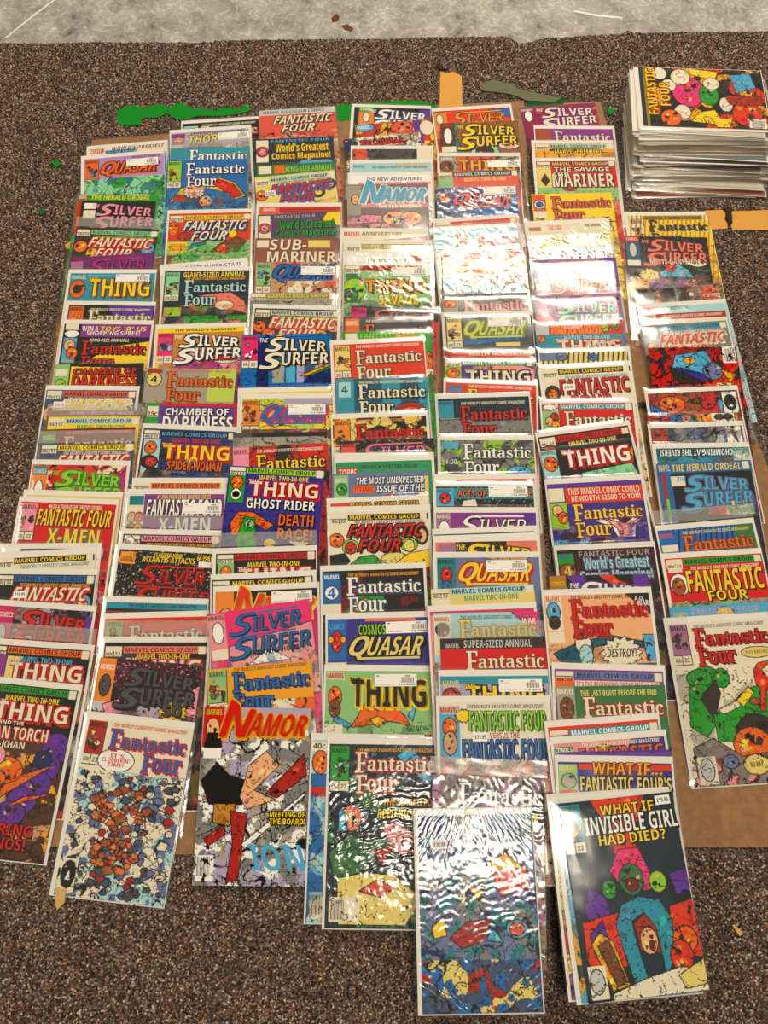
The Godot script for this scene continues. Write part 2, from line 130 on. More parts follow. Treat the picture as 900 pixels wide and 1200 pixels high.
	[4, 397.5, 541.0, 503.0, 538.0, "b", "sea green comic with red gum card box", "jade; box .02 .06 .22 .18 red; text TOPPS .03 .08 .21 .16 cream none .1; text INSIDE_A_SPECIAL_ISSUE .25 .04 .85 .08 bark"],
	[4, 392.5, 555.0, 498.0, 551.7, "n", "blue grey comic with white unexpected issue heading", "steel; box .02 .02 .17 .5 sage; text MARVEL .03 .05 .16 .1 cream; oval .1 .17 .05 .06 green; text THE_MOST_UNEXPECTED .25 .05 .95 .12 white slate .1; text ISSUE_OF_THE .46 .14 .95 .21 white slate .1; box .22 .14 .44 .22 orange; text TITANIC .23 .15 .43 .21 red; box .9 .05 1 .5 straw; poly hotpink .5 .3 .6 .22 .7 .3"],
	[4, 390.0, 589.0, 495.0, 585.0, "br", "white comic with orange strip and shiny fold", "cream; box .0 .0 .3 .04 flame; text MARVEL_COMICS_GROUP .2 .0 .9 .06 gold black"],
	[4, 390.8, 599.3, 497.4, 596.7, "b", "cream comic with black banner, red slanted title and character circles", "cream; banner black yellow; wg slate .1; f7 red black .14; oval .07 .3 .07 .07 orange; oval .21 .37 .08 .07 lime; oval .21 .38 .05 .06 red; oval .8 .36 .08 .07 lime; oval .8 .37 .05 .06 straw; oval .93 .26 .06 .1 bark; oval .93 .27 .045 .07 peach; poly black .0 .46 .15 .44 .2 .52 .1 .62 0 .62; poly green .15 .6 .3 .48 .45 .46 .55 .6; oval .65 .5 .13 .06 straw; poly yellow .6 .6 .8 .45 1 .42 1 .6; art .6 green straw black brick"],
	[4, 382.0, 668.7, 492.0, 665.0, "b", "black and crimson comic with white title and blue emblem box", "black; art 0 black maroon black; box .0 .02 .18 .33 blue; text MARVEL .02 .04 .17 .08 white; oval .09 .22 .065 .065 white; text 4 .05 .17 .13 .27 blue; box .0 .33 .18 .44 cream; wg gold .03; ff white slate .07; poly green .22 .44 .3 .26 .6 .26 .6 .5; oval .42 .36 .12 .07 gold"],
	[4, 387.0, 724.7, 502.0, 722.0, "b", "indigo comic with slanted cream title and barcode sticker", "indigo; box .0 .01 .18 .4 blue; text COMICS .02 .05 .16 .1 sky; oval .09 .22 .05 .1 red; oval .03 .2 .025 .03 gold; oval .15 .2 .025 .03 gold; box .0 .42 .18 .5 cream; text COSMOS .3 .06 .56 .16 lime black; box .36 .0 .85 .03 salmon; quasar straw black .17; sticker .56 .04"],
	[4, 385.0, 785.0, 504.0, 786.0, "b", "light green comic with tall black title, orange hair and barcode sticker", "sage; text MARVEL .02 .02 .17 .07 red cream; oval .09 .25 .06 .1 orange; oval .09 .35 .05 .08 brown; thing black yellow .06 .27; poly orange .38 .3 .5 .18 .6 .28 .75 .42 .8 .5 .6 .46 .4 .5 .25 .52; oval .5 .29 .05 .07 peach; poly gold .42 .45 .5 .42 .57 .45 .5 .52; poly sky .1 .42 .25 .5 .22 .53 .08 .46; poly sky .78 .42 .83 .3 .86 .3 .82 .46; text AND_NOW-- .76 .5 .98 .55 black; sticker .46 .03; box .0 .5 .17 .6 cream; art .58 coral sage fern"],
	[4, 371.0, 866.0, 490.0, 868.0, "b", "pale blue patterned comic poking out beneath the dark green crinkled one", "ice; art .3 ice blue blue; box .0 .02 .16 .1 cream; text 40c .01 .03 .12 .08 black; oval .08 .2 .07 .1 orange; box .0 .32 .16 .4 blue; box .0 .42 1 .5 red; box .02 1.3 .2 1.52 cream; barcode .02 1.32"],
	[4, 388.5, 870.8, 512.0, 872.5, "brA", "dark green comic with pale title and yellow search lettering in rippled plastic", "ink; art .3 ink fern ink ink; corner green mint; wg gold .03; ff cream brick .07; poly sky .62 .1 .75 .02 .98 .3 .9 .34; text THE_SEARCH_FOR .5 .47 .98 .53 gold black .1; text REED_RICHARDS .45 .56 .98 .64 yellow black .1; oval .22 .64 .08 .11 salmon; poly rose .5 .72 .62 .66 .8 .8 .7 .96 .58 .9; poly sky .1 .6 .16 .6 .18 .75 .1 .75; poly fern .02 .95 .2 .78 .36 .85 .36 1.05 .1 1.2; poly brick .42 .92 .6 .86 .5 1.05; poly straw .1 1.15 .35 1.1 .6 1.12 .85 1.3 .7 1.52 .12 1.52; poly coral .3 1.25 .45 1.16 .62 1.2 .5 1.3; box .03 1.3 .3 1.5 cream; barcode .05 1.32; poly fern .85 1.4 1 1.2 1 1.55 .8 1.55"],
	# fifth row
	[5, 507.4, 130.5, 598.4, 125.0, "b", "red comic with yellow line title and blue corner flash", "flame; box .0 .02 .16 .45 apricot; text MARVEL .0 .01 .15 .04 black; oval .07 .14 .04 .08 cream; sl gold brown .04; poly blue .72 .02 1 .02 1 .18"],
	[5, 516.8, 143.8, 605.4, 140.7, "n", "brown panelled comic with yellow title and teal arch", "bronze; poly teal .0 0 .25 0 .18 .2 .3 .5 .2 .6 .1 .4; hatch .0 .6 brown; box .0 .0 .18 .4 umber; text COMICS .01 .02 .16 .06 red; oval .09 .2 .05 .12 white; box .0 .36 .18 .45 cream; poly mint .34 .5 .42 .36 .55 .3 .68 .36 .74 .5; oval .54 .46 .11 .1 wine; ss yellow black .02; oval .86 .37 .13 .06 cream; text SURPRISE .76 .34 .96 .37 red; text GUEST .8 .38 .93 .41 red"],
	[5, 515.0, 182.0, 607.0, 182.0, "b", "grey and orange comic with amber block title and barcode sticker", "stone; art 0 stone coral bark; text MARVEL .02 .02 .17 .07 cream; oval .09 .16 .08 .08 brown; thing gold brown .04; sticker .6 .06"],
	[5, 513.7, 203.6, 606.0, 200.5, "n", "orange comic with teal banner and white heading", "coral; banner deep cream .0; mtio straw .09; box .0 .08 .18 .3 sage"],
	[5, 513.0, 219.0, 604.0, 218.4, "nr", "grey blue comic with slanted orange title and barcode sticker", "steel; art 0 steel blue lilac; quasar coral navy .06; box .0 .02 .18 .4 slate; oval .1 .16 .06 .07 orange; sticker .58 .0"],
	[5, 509.0, 260.4, 605.4, 254.0, "b", "pinkish red bannered comic under glossy plastic", "rose; banner coral brick .0"],
	[5, 508.5, 270.0, 605.0, 264.7, "br", "pale aqua comic with pink title in glossy plastic", "ice; ff coral rose .07; art .3 ice sage"],
	[5, 514.8, 296.5, 616.6, 292.7, "nr", "pale yellow comic washed out by glare", "straw; box .0 .0 1 .1 coral; f7 gold orange .12; art .3 ice straw slate"],
	[5, 520.0, 322.0, 616.0, 320.6, "nr", "grey aqua comic with thin white heading and pale title", "stone; text FANTASTIC_FOUR .25 .04 .95 .1 white; wgcm ice sea .12; box .02 .04 .16 .16 sky; art .3 stone slate"],
	[5, 518.0, 345.5, 618.0, 342.4, "n", "brown grey comic with pink white title", "bark; art 0 bark grey; box .0 .04 .18 .4 stone; oval .09 .12 .07 .05 orange; ff rose brown .06"],
	[5, 520.0, 370.4, 621.3, 368.0, "b", "charcoal comic with slanted yellow green title and barcode sticker", "pewter; poly blue .2 .32 .9 .26 .9 .32 .2 .38; quasar pistachio olive .06; corner straw coral; box .56 .35 .84 .4 straw; sticker .49 .03; art .4 pewter stone"],
	[5, 522.5, 409.0, 622.0, 409.0, "n", "orange comic with white half hidden lettering", "flame; box .0 .0 .19 .06 slate; text MARVEL .02 .01 .17 .05 black; text WINTER_WONDERLAND .28 .03 .98 .08 cream; art 0 flame red"],
	[5, 521.8, 420.0, 624.4, 420.0, "n", "pink and purple comic with green banner and white block title", "pink; poly violet .2 .06 .6 .06 .25 .3 .15 .3; poly violet .8 .06 1 .06 1 .12; banner jade white .02; mtio gold .09; box .0 .1 .18 .4 lime; oval .09 .18 .07 .06 orange; thing cream black .13"],
	[5, 521.8, 447.4, 628.3, 451.0, "b", "vermilion comic with yellow title", "flame; box .02 .03 .18 .12 steel; wg cream .02; ff yellow brown .07; box .9 .1 1 .4 red"],
	[5, 512.4, 466.0, 619.0, 463.0, "br", "dark teal comic with torn red title under folded plastic", "ink; box .0 .03 .17 .4 sea; text MARVEL .01 .04 .16 .08 navy; wg cream .05; ff red black .1; art .24 rose grey stone; poly grey 0 .26 1 .24 1 .42 0 .42"],
	[5, 517.0, 515.0, 622.0, 515.0, "b", "grey comic with lime blocks and white title", "grey; art 0 grey lime pewter lime; box .02 .02 .19 .1 sky; ff white pewter .04; text $1.00 .01 .21 .17 .28 silver; oval .83 .36 .13 .06 sky"],
	[5, 514.0, 561.0, 622.9, 560.0, "b", "salmon strip comic between white boards", "cream; box .18 .0 1 .06 coral; text MARVEL_COMICS_GROUP .2 .01 .9 .055 maroon"],
	[5, 512.4, 570.0, 621.3, 570.0, "b", "black comic with teal strip, orange lettering and barcode sticker", "black; speckle stone; box .18 .02 1 .14 sea; text ACTS_OF_VENGEANCE .22 .04 .98 .11 orange black; box .0 .02 .18 .22 sky; text MARVEL .01 .03 .16 .06 navy; oval .09 .13 .05 .06 red; poly cream .28 .16 .4 .14 .42 .22 .26 .22; sticker .54 .0"],
	[5, 515.5, 599.8, 625.0, 599.8, "b", "purple comic with white line title and pink corner box", "plum; box .86 0 1 .5 violet; box .0 .0 .15 .4 mauve; text MARVEL .01 .02 .14 .06 cream; oval .08 .16 .05 .07 white; sl white black .03"],
	[5, 512.4, 625.4, 624.4, 621.5, "b", "black edged white comic under the yellow lettered one", "white; box 0 0 1 .015 black"],
	[5, 511.7, 634.8, 628.3, 632.4, "b", "black and salmon comic with yellow title", "salmon; box .2 0 .7 .4 black; speckle olive; box .03 .02 .2 .3 mauve; ss yellow bark .01"],
	[5, 514.0, 652.6, 626.7, 651.9, "b", "slate blue comic with slanted yellow and red title and barcode sticker", "steel; box .0 .0 .18 .4 teal; text MARVEL .01 .02 .17 .06 black; oval .09 .18 .05 .08 red; oval .09 .28 .04 .05 blue; poly tan .45 .0 .9 .0 .8 .08; quasar yellow red .05; sticker .48 .03"],
	[5, 509.0, 690.0, 621.0, 684.5, "n", "pale yellow comic with aqua banner and green heading", "straw; banner ice black .0; mtio jade .08; box .0 .1 .18 .3 cream"],
	[5, 508.0, 716.0, 621.7, 711.7, "b", "pink comic with magenta top strip", "rose; box 0 0 1 .04 magenta"],
	[5, 511.0, 718.0, 627.5, 716.0, "n", "aqua comic with yellow title and pink corner triangle", "ice; box .0 .02 .16 .4 cream; text MARVEL .01 .04 .15 .08 brick; oval .08 .16 .06 .06 bark; wg slate .03; ff yellow olive .07; poly hotpink .75 0 1 0 1 .22; text WAR .84 .06 .97 .12 white"],
	[5, 524.0, 747.5, 631.7, 745.8, "nfr", "red annual with white title and dark heading", "red; box 0 0 1 .1 bark; text SUPER-SIZED_ANNUAL .22 .02 .86 .09 silver; box .03 .04 .19 .1 black; text MARVEL .04 .05 .18 .09 silver; ff cream brick .12; box .65 .31 .98 .4 lime"],
	[5, 519.0, 791.7, 641.0, 790.8, "b", "turquoise comic with yellow block title, lilac ground and barcode sticker", "sea; box .0 .07 1 .3 lilac; text MARVEL .02 .04 .18 .1 straw; oval .1 .18 .08 .07 brick; thing yellow black .07; sticker .54 .03; box .7 .2 .9 .24 bark"],
	[5, 516.0, 822.5, 640.0, 821.7, "b", "cream comic with lime title above blue title", "cream; wg slate .02; box .0 .03 .18 .6 sky; text MARVEL .01 .04 .17 .09 red cream; oval .09 .22 .06 .08 orange; oval .09 .36 .06 .1 tan; text FANTASTIC_FOUR .27 .08 .97 .25 lime fern; text VERSUS_THE .45 .27 .72 .32 brick; text FANTASTIC_FOUR .2 .33 .98 .5 blue navy; burst .22 .12 .08 yellow; art .5 cream rose peach; poly coral .2 .62 .35 .52 .4 .66; poly orange .68 .62 .82 .5 .85 .64; tag .3 .27"],
	[5, 509.7, 906.7, 635.8, 912.4, "nfr", "grey comic with white title in loose shiny bag", "taupe; box .0 .02 .17 .3 ochre; art .02 taupe bark mauve; ff white slate .06; text 4 .85 .3 .95 .42 yellow"],
	[5, 492.0, 955.0, 617.0, 953.0, "brF", "dark multicoloured comic almost hidden by rippled glaring plastic", "steel; art 0 steel navy grey teal; poly gold .6 .4 .75 .32 .95 .48 .85 .62 .7 .6; poly coral .62 .46 .92 .44 .95 .6 .7 .66; poly brick .25 .98 .4 .86 .6 .84 .55 1 .35 1.06; poly sky .55 1 .62 .92 .7 1.02; oval .82 .92 .09 .07 sky; oval .82 .92 .06 .05 coral; poly yellow .1 .9 .2 .82 .22 .96 .12 .98; box .32 .62 .42 .7 bark; text 4 .34 .62 .4 .69 cream; poly gold .4 .56 .55 .62 .5 .68; ff slate navy .05; art 1.15 slate brick straw blue; tag .12 .2"],
	# sixth row
	[6, 608.5, 126.3, 698.0, 120.0, "n", "magenta comic with white title and orange rays", "berry; poly flame .85 .2 1 .05 1 .12; poly flame .2 .12 .32 .05 .22 .15; poly flame .85 .3 1 .18 1 .4; ss cream plum .02; box .0 .0 .17 .36 berry; text COMICS .01 .03 .16 .07 white; oval .09 .16 .05 .09 white; oval .87 .28 .09 .04 green; oval .58 .26 .05 .04 pewter"],
	[6, 629.5, 150.4, 716.6, 151.0, "b", "purple comic with cream title and copper box", "plum; box .0 .02 .2 .4 copper; ff cream plum .04; art .3 plum violet"],
	[6, 624.0, 168.3, 717.4, 168.3, "b", "yellow comic with pale teal banner and black heading", "gold; banner ice black .01; box .18 .09 .8 .12 black; text MARVEL_PREMIERE .25 .1 .85 .16 yellow black; art .14 gold ochre"],
	[6, 624.0, 188.5, 722.0, 187.8, "b", "vermilion comic with cream savage title and yellow strip", "red; banner umber straw .01; box .0 .1 .18 .6 straw; poly bark .05 .3 .1 .2 .15 .3 .1 .38; text THE_SAVAGE .22 .1 .92 .16 cream black; text SUB .2 .18 .4 .25 cream black; text MARINER .19 .2 .96 .4 cream black; box .0 .41 1 .6 sage; oval .4 .43 .08 .03 brick"],
	[6, 620.0, 227.4, 719.0, 225.0, "n", "yellow comic with salmon title and red emblem box", "yellow; box .01 .02 .17 .26 coral; oval .09 .16 .065 .06 white; oval .09 .16 .04 .04 blue; box .01 .26 .17 .36 cream; ff coral brown .05; art .36 yellow straw"],
	[6, 615.5, 263.0, 714.0, 259.3, "br", "white comic with small red heading and glossy crease", "cream; box .02 .04 .17 .1 tan; text MARVEL .03 .05 .16 .09 brick; text THE_END .25 .02 .42 .09 coral; text THE_SPIDER .7 .02 .9 .06 bark"],
	[6, 617.0, 276.3, 715.8, 271.7, "nr", "yellow comic with prize banner over grey title", "stone; box .16 .01 1 .16 yellow; text WIN_A .2 .03 .38 .09 bark; text TOYS_'R'_US .4 .02 .95 .09 teal; text SHOPPING_SPREE! .26 .09 .9 .145 bark; box .02 .02 .15 .16 silver; oval .1 .2 .06 .04 orange; ff silver slate .18"],
	[6, 622.4, 304.3, 722.0, 301.0, "n", "mauve comic with peach line title and violet edge", "mauve; box .8 0 1 .4 violet; box .0 .02 .18 .4 slate; oval .09 .18 .05 .12 sky; box .02 .33 .18 .42 cream; slo peach .04; poly hotpink .1 .5 .4 .44 .9 .44 .6 .52"],
	[6, 624.0, 347.0, 726.6, 344.0, "n", "dusty mauve comic with mint and cream title", "mauve; box .0 .1 .16 .32 apricot; art 0 mauve rose; ss mint plum .06; box .55 .26 1 .3 sky"],
	[6, 624.0, 377.4, 731.3, 375.0, "n", "orange and teal comic with yellow bicycle prize banner", "sea; box .16 0 1 .17 flame; text WIN_A .18 .02 .32 .09 gold; text COLUMBIA .33 .02 .54 .09 cream none .2; text TEN-SPEED .55 .02 .78 .09 gold; text FORMULA_10_RACER .18 .1 .76 .16 gold; oval .8 .09 .04 .05 lime; oval .92 .07 .05 .05 olive; box .0 .01 .15 .17 silver; oval .06 .22 .04 .04 orange; mtio ice .18; thing cream red .22; text ALPHA .55 .24 .9 .32 cream red"],
	[6, 633.0, 413.0, 736.0, 410.0, "b", "yellow and black striped comic with blue corner", "straw; stripes bark; box .0 .0 .2 .1 steel; oval .25 .05 .06 .05 steel; oval .6 .07 .06 .04 blue"],
	[6, 629.0, 432.0, 742.0, 426.0, "b", "cream comic with black banner and tall red title", "cream; banner black yellow .01; wg teal .1; text FANTASTIC .19 .14 .96 .32 red black; text FOUR .3 .34 .75 .48 red black; oval .1 .3 .08 .09 bark; oval .1 .31 .05 .06 orange; tag .22 .2"],
	[6, 633.7, 472.0, 743.0, 471.0, "b", "red comic with teal banner and cream title", "red; banner sea cream .01; oval .08 .05 .07 .035 white; box .0 .1 .18 .4 sage; oval .13 .17 .04 .05 brick; oval .07 .22 .04 .05 peach; oval .14 .26 .04 .05 gold; ff cream brown .1"],
	[6, 628.3, 512.0, 738.6, 497.0, "b", "black comic with red banner, tilted across the row", "black; banner red black .02; mtio straw .1; box .02 .02 .18 .12 cream; oval .1 .16 .06 .05 brick"],
	[6, 627.4, 529.0, 744.8, 515.0, "n", "black comic with large white block title and pale blue corner box", "black; box .0 .0 .17 .4 ice; text MARVEL .01 .01 .16 .05 black; oval .09 .16 .07 .08 orange; thing white red .02 .2; poly mint .4 .3 .95 .25 1 .4 .4 .4; poly hotpink .2 .34 .35 .3 .38 .4 .22 .4; poly gold .9 .2 1 .06 .98 .2"],
	[6, 640.0, 567.0, 752.8, 561.0, "b", "blue comic with red prize banner, yellow title and white burst", "indigo; box 0 0 1 .04 violet; box .18 .05 1 .23 flame; text THIS_MARVEL_COMIC_COULD .21 .06 .97 .13 cream; text BE_WORTH_$2500_TO_YOU! .24 .14 .97 .21 cream; box .0 .05 .17 .2 cream; box .0 .22 .18 .5 lime; oval .08 .3 .05 .06 peach; oval .13 .38 .05 .06 orange; ff yellow purple .24; poly white .45 .42 .6 .4 .75 .38 .95 .36 .88 .46 .85 .62 .68 .62 .62 .5; poly rose .55 .4 .7 .46 .78 .36 .84 .46 .95 .42 .82 .52 .82 .62 .7 .62 .68 .52; oval .76 .4 .06 .06 wine; oval .2 .6 .12 .05 bark; art .62 indigo sky wine"],
	[6, 651.0, 645.0, 766.4, 640.0, "b", "black purple comic with icy two line title and green emblem", "wine; art 0 wine black; box .0 .04 .16 .16 green; text MARVEL .01 .05 .15 .09 blue; oval .09 .22 .08 .07 copper; text 4 .05 .17 .13 .27 straw; text FANTASTIC_FOUR .22 .02 .95 .08 stone; wgcm ice steel .08"],
	[6, 642.7, 675.0, 758.8, 672.4, "n", "black comic with orange flare, violet edges and white title", "black; poly violet .18 .0 .35 0 .45 .2 .3 .2; poly flame .5 0 .65 0 .7 .06 .8 .1 .65 .12; box .85 .0 1 1.55 violet; poly gold .9 .2 1 .3 1 .6 .9 .5; oval .92 .45 .06 .06 black; poly flame .88 .55 1 .6 1 .8; box .0 .0 .17 .4 ochre; text COMICS .02 .06 .15 .1 yellow; ss white violet .06"],
	[6, 636.0, 702.6, 755.0, 699.0, "b", "peach comic with red title, dark blue cape and destroy burst", "peach; box .01 .02 .16 .34 cream; text MARVEL .02 .02 .15 .06 brick; oval .08 .16 .06 .09 sky; oval .08 .26 .05 .06 bark; wg bark .01; ff red brick .05; box .01 .35 .16 .45 cream; poly black .78 .0 1 0 1 .2; text A.O. .86 .03 .95 .07 white; text WAR .88 .07 .99 .12 white; poly deep .05 .55 .3 .45 .6 .4 .98 .48 .98 .53 .6 .46 .42 .5 .4 .66 .1 .62; oval .33 .46 .07 .1 cream; oval .33 .38 .07 .04 bark; oval .35 .58 .06 .1 ice; burst .68 .56 .2 cream; text DESTROY! .55 .52 .82 .6 black none .1; poly sky .9 .4 1 .4 1 .64 .92 .64; art .66 peach deep"],
	[6, 651.0, 783.0, 776.0, 786.0, "b", "blue bannered comic with red lettering on white strip", "plum; banner steel navy .02; box .18 .1 .96 .16 cream; text IT'S_THE_BEGINNING_OF_THE_END_OF_THE .2 .11 .95 .15 red; box .0 .08 .17 .17 orange"],
	[6, 653.0, 804.0, 777.0, 802.0, "n", "mid green comic with white title and yellow blurb", "fern; box .0 .0 .17 .4 stone; text MARVEL .01 .02 .16 .07 cream; oval .09 .2 .06 .1 brown; text THE_LAST_BLAST_BEFORE_THE_END .22 .04 .92 .09 straw; ff cream brick .1"],
	[6, 641.0, 852.0, 771.0, 842.0, "b", "red comic with teal banner, tilted in its row", "flame; banner sea white .03"],
	[6, 650.0, 871.0, 777.0, 862.0, "b", "pink, yellow and blue comic with green corner", "rose; box .6 0 1 .4 indigo; poly rose .5 0 .7 0 .6 .2; oval .45 .1 .1 .06 yellow; box .0 .03 .17 .1 fern; text COMICS .01 .04 .16 .08 white; wg cream .01; text FANTASTIC .22 .06 .98 .16 coral black"],
	[6, 659.0, 881.0, 780.0, 878.0, "n", "violet topped comic showing one strip", "violet"],
	[6, 656.0, 892.0, 784.0, 894.0, "b", "blue comic with red stripe and orange speculative title", "indigo; box .18 .01 1 .06 flame; text WHAT_IF... .3 .0 .92 .1 gold brown .1; box .0 .02 .17 .5 sage; text MARVEL .01 .03 .16 .08 straw; oval .09 .16 .06 .06 stone; box .01 .24 .16 .4 coral; text TURBO .03 .27 .14 .31 bark; text SPECIAL! .02 .33 .15 .37 bark; text FANTASTIC_FOUR'S .19 .12 .99 .24 straw black; text SECOND_CHANCE .2 .26 .8 .34 silver; art .36 indigo fern"],
	[6, 648.0, 938.0, 774.0, 930.0, "b", "white boarded comic poking out lowest of the front pile", "straw; art 0 straw violet brick"],
	[6, 651.0, 941.0, 780.0, 930.0, "b", "white boarded comic poking out second of the front pile", "sky; art 0 sky gold bark"],
	[6, 654.5, 941.6, 786.5, 927.0, "n", "dark comic with yellow question title, blue looping tresses and orange rock", "ink; poly flame .28 0 .75 0 .62 .28 .6 .5 .42 .5 .4 .25; text WHAT_IF .35 .05 .82 .13 yellow black; text INVISIBLE_GIRL .2 .14 1 .28 white black; text HAD_DIED? .3 .29 .88 .37 yellow black; corner sea gold; poly hotpink .45 .42 .62 .42 .68 .6 .7 .74 .62 .76 .4 .66 .35 .58; oval .52 .66 .1 .12 fern; oval .32 .72 .06 .07 green; oval .74 .7 .07 .08 lime; oval .52 .7 .05 .05 maroon; poly violet .08 .85 .15 .7 .28 .78 .3 .95 .12 1; poly violet .85 .65 1 .62 1 .8 .88 .82; poly flame .05 .95 .4 .9 .4 1.3 .05 1.4; poly flame .8 .9 1 .86 1 1.3 .78 1.28; poly violet .1 1.05 .22 .95 .25 1.15 .12 1.22; poly brick .48 1.0 .6 .92 .72 1.0 .7 1.25 .5 1.2; poly sea .33 1.0 .4 .85 .55 .8 .72 .84 .8 1 .76 1.3 .68 1.4 .66 1.05 .58 .92 .46 .98 .48 1.2 .52 1.45 .42 1.48 .36 1.2; oval .58 1.14 .07 .1 peach; oval .6 1.18 .02 .035 maroon; poly gold .1 1.12 .18 1.04 .28 1.12 .36 1.45 .22 1.48; poly brown .15 1.14 .24 1.1 .34 1.42 .26 1.45; oval .88 1.16 .1 .1 orange; oval .83 1.28 .09 .12 flame; box .03 1.28 .18 1.53 cream; oval .1 1.4 .055 .09 silver; poly cream .22 1.5 .5 1.42 .8 1.36 1 1.4 1 1.55 .2 1.55; poly straw .78 1.42 1 1.32 1 1.5 .82 1.52; tag .84 .02"],
	# seventh row: starts beside the thick stack
	[7, 732.8, 252.4, 829.7, 251.6, "b", "yellow comic with olive banner and brown title", "yellow; banner olive bark .01; corner cream coral .08; ff umber straw .08; stripes ochre"],
	[7, 731.0, 276.4, 828.8, 278.0, "n", "black starry comic with salmon title and white burst", "black; speckle teal; ss salmon maroon .03; text MEETS_GANYMEDE... .28 .33 .95 .4 cream; box .01 .0 .17 .08 red; text COMICS .02 .02 .16 .06 cream; box .01 .08 .17 .35 deep; oval .09 .2 .04 .1 silver; box .01 .35 .17 .43 cream; poly sky .3 .58 .5 .45 .62 .4 .72 .48 .78 .58 .5 .58; oval .52 .45 .06 .06 red; burst .26 .56 .13 straw; oval .85 .38 .1 .05 cream; oval .08 .66 .08 .08 cream; art .62 black plum gold"],
	[7, 740.0, 338.7, 847.4, 331.5, "nz", "dark panelled comic turned upside down", "black; art 0 black flame; box .0 1.3 1 1.55 grey; box .02 1.32 .25 1.53 coral; box .27 1.32 .52 1.53 bark; box .55 1.32 .98 1.53 black; poly flame .72 1.32 .78 1.32 .8 1.53 .74 1.53; oval .36 1.42 .03 .03 cream; poly cream .02 1.42 .25 1.42 .2 1.36 .1 1.38 .02 1.34"],
	[7, 748.0, 361.0, 852.0, 354.0, "b", "white comic with pink box and tiny heading", "ice; box .0 .0 .18 .05 pink; text FANTASTIC .3 .0 .55 .05 slate"],
	[7, 748.0, 369.0, 852.0, 363.5, "n", "white and red comic showing its heading strip", "cream; box .18 .0 1 .08 brick; wg cream .02; text MARVEL .01 .02 .17 .06 black"],
	[7, 748.0, 382.0, 853.0, 375.0, "n", "grey comic with teal banner and red outlined title", "grey; banner sea navy .02; wg cream .1; f7 flame cream .14; oval .08 .28 .05 .04 orange; art .35 grey stone"],
	[7, 757.4, 409.0, 862.0, 407.0, "uz", "red and blue splashed comic with barcode box, turned upside down", "brick; art 0 brick flame red bark; poly sky .25 1.2 .35 1.5 .7 1.45 .75 1.3 .6 1.25; oval .55 1.38 .06 .04 gold; poly indigo .3 1.18 .7 1.3 .72 1.26 .4 1.12; oval .3 1.24 .11 .1 steel; poly bark .4 1.1 .8 1.3 .7 1.1; poly gold .05 1.2 .2 1.26 .12 1.1; box .02 1.34 .17 1.55 white; barcode .03 1.36; poly violet .5 1.02 .85 1.08 .7 1.0; box .12 1.04 .28 1.1 straw"],
	[7, 756.4, 461.0, 865.0, 456.0, "bz", "orange and blue comic with inked oval box, turned upside down", "copper; art 0 copper bark brick copper; oval .75 1.4 .14 .1 orange; poly blue .7 1.24 1 1.42 1 1.2 .7 1.18; poly red .25 1.54 .4 1.52 .45 1.2 .2 1.2; poly sky .18 1.4 .25 1.5 .22 1.25; box .02 1.27 .18 1.53 white; oval .1 1.4 .06 .09 black; oval .1 1.36 .03 .02 white"],
	[7, 756.0, 487.0, 868.0, 482.5, "nz", "red, blue and yellow comic with white cartoon box", "red; poly blue .45 1.55 .75 1.55 .8 1.4 .5 1.4; poly gold .3 1.55 .48 1.55 .45 1.4 .25 1.42; oval .58 1.5 .05 .04 peach; box .05 1.43 .3 1.55 white; oval .12 1.5 .05 .03 black; oval .22 1.5 .05 .03 black; box .02 1.45 .04 1.55 lime"],
	[7, 761.0, 501.4, 870.7, 497.7, "bz", "slate grey comic with white sketch box", "steel; art 0 steel slate grey; box .82 1.3 1 1.55 brick; box .02 1.3 .18 1.54 white; poly bark .06 1.34 .14 1.5 .1 1.5; box .22 1.36 .32 1.44 silver"],
	[7, 766.8, 525.0, 876.4, 523.0, "bz", "teal and white comic with upside down lettering", "sea; art 0 sea brown teal; box .0 1.45 1 1.55 deep; text CHOMPING_AT_THE_RIVERS! .18 1.46 .96 1.53 white none .1; box .0 1.4 .18 1.54 cream"],
	[7, 766.8, 543.0, 880.0, 538.0, "n", "black comic with blue border and icy blue title", "black; box 0 0 1 .12 blue; box .0 .0 .14 1.55 blue; box .04 .12 .08 .5 brick; text MARVEL .02 .02 .14 .09 straw; text THE_HERALD_ORDEAL .16 .02 .9 .1 yellow none .1; box .92 .01 .99 .1 cream; box .13 .15 .28 .26 cream; ss sky steel .14; poly flame .45 .6 .55 .42 .7 .5 .66 .6; poly violet .7 .55 1 .42 1 .62 .7 .62; box .66 .45 .96 .6 cream; text THE_SEARCH_OF .68 .47 .94 .5 bark; text WARLOCK .69 .52 .94 .58 green; box .05 .4 .08 .7 lime"],
	[7, 768.4, 621.8, 885.0, 612.0, "bf", "blue comic with orange title and green edge", "blue; stripes navy; box .8 0 1 .5 fern; box .0 .02 .16 .18 blue; text MARVEL .01 .04 .15 .09 coral; box .01 .16 .18 .24 cream; wg straw .03; ff orange brown .08"],
	[7, 773.8, 654.7, 894.7, 647.6, "b", "red comic with green banner and tall yellow title", "red; banner green black .015; box .02 .08 .16 .15 cream; wg cream .1; oval .11 .28 .09 .11 white; oval .1 .3 .06 .09 copper; text FANTASTIC .19 .14 .97 .36 yellow black; text FOUR .38 .36 .78 .46 yellow black; poly cream .05 .52 .15 .44 .2 .52; art .46 sage stone cream"],
	[7, 783.6, 711.6, 900.0, 704.4, "n", "light blue comic with pale lettering and yellow burst", "sky; text FANTASTIC_FOUR .22 .03 .9 .1 lilac; text COMICS .03 .06 .17 .12 yellow; burst .55 .1 .1 yellow"],
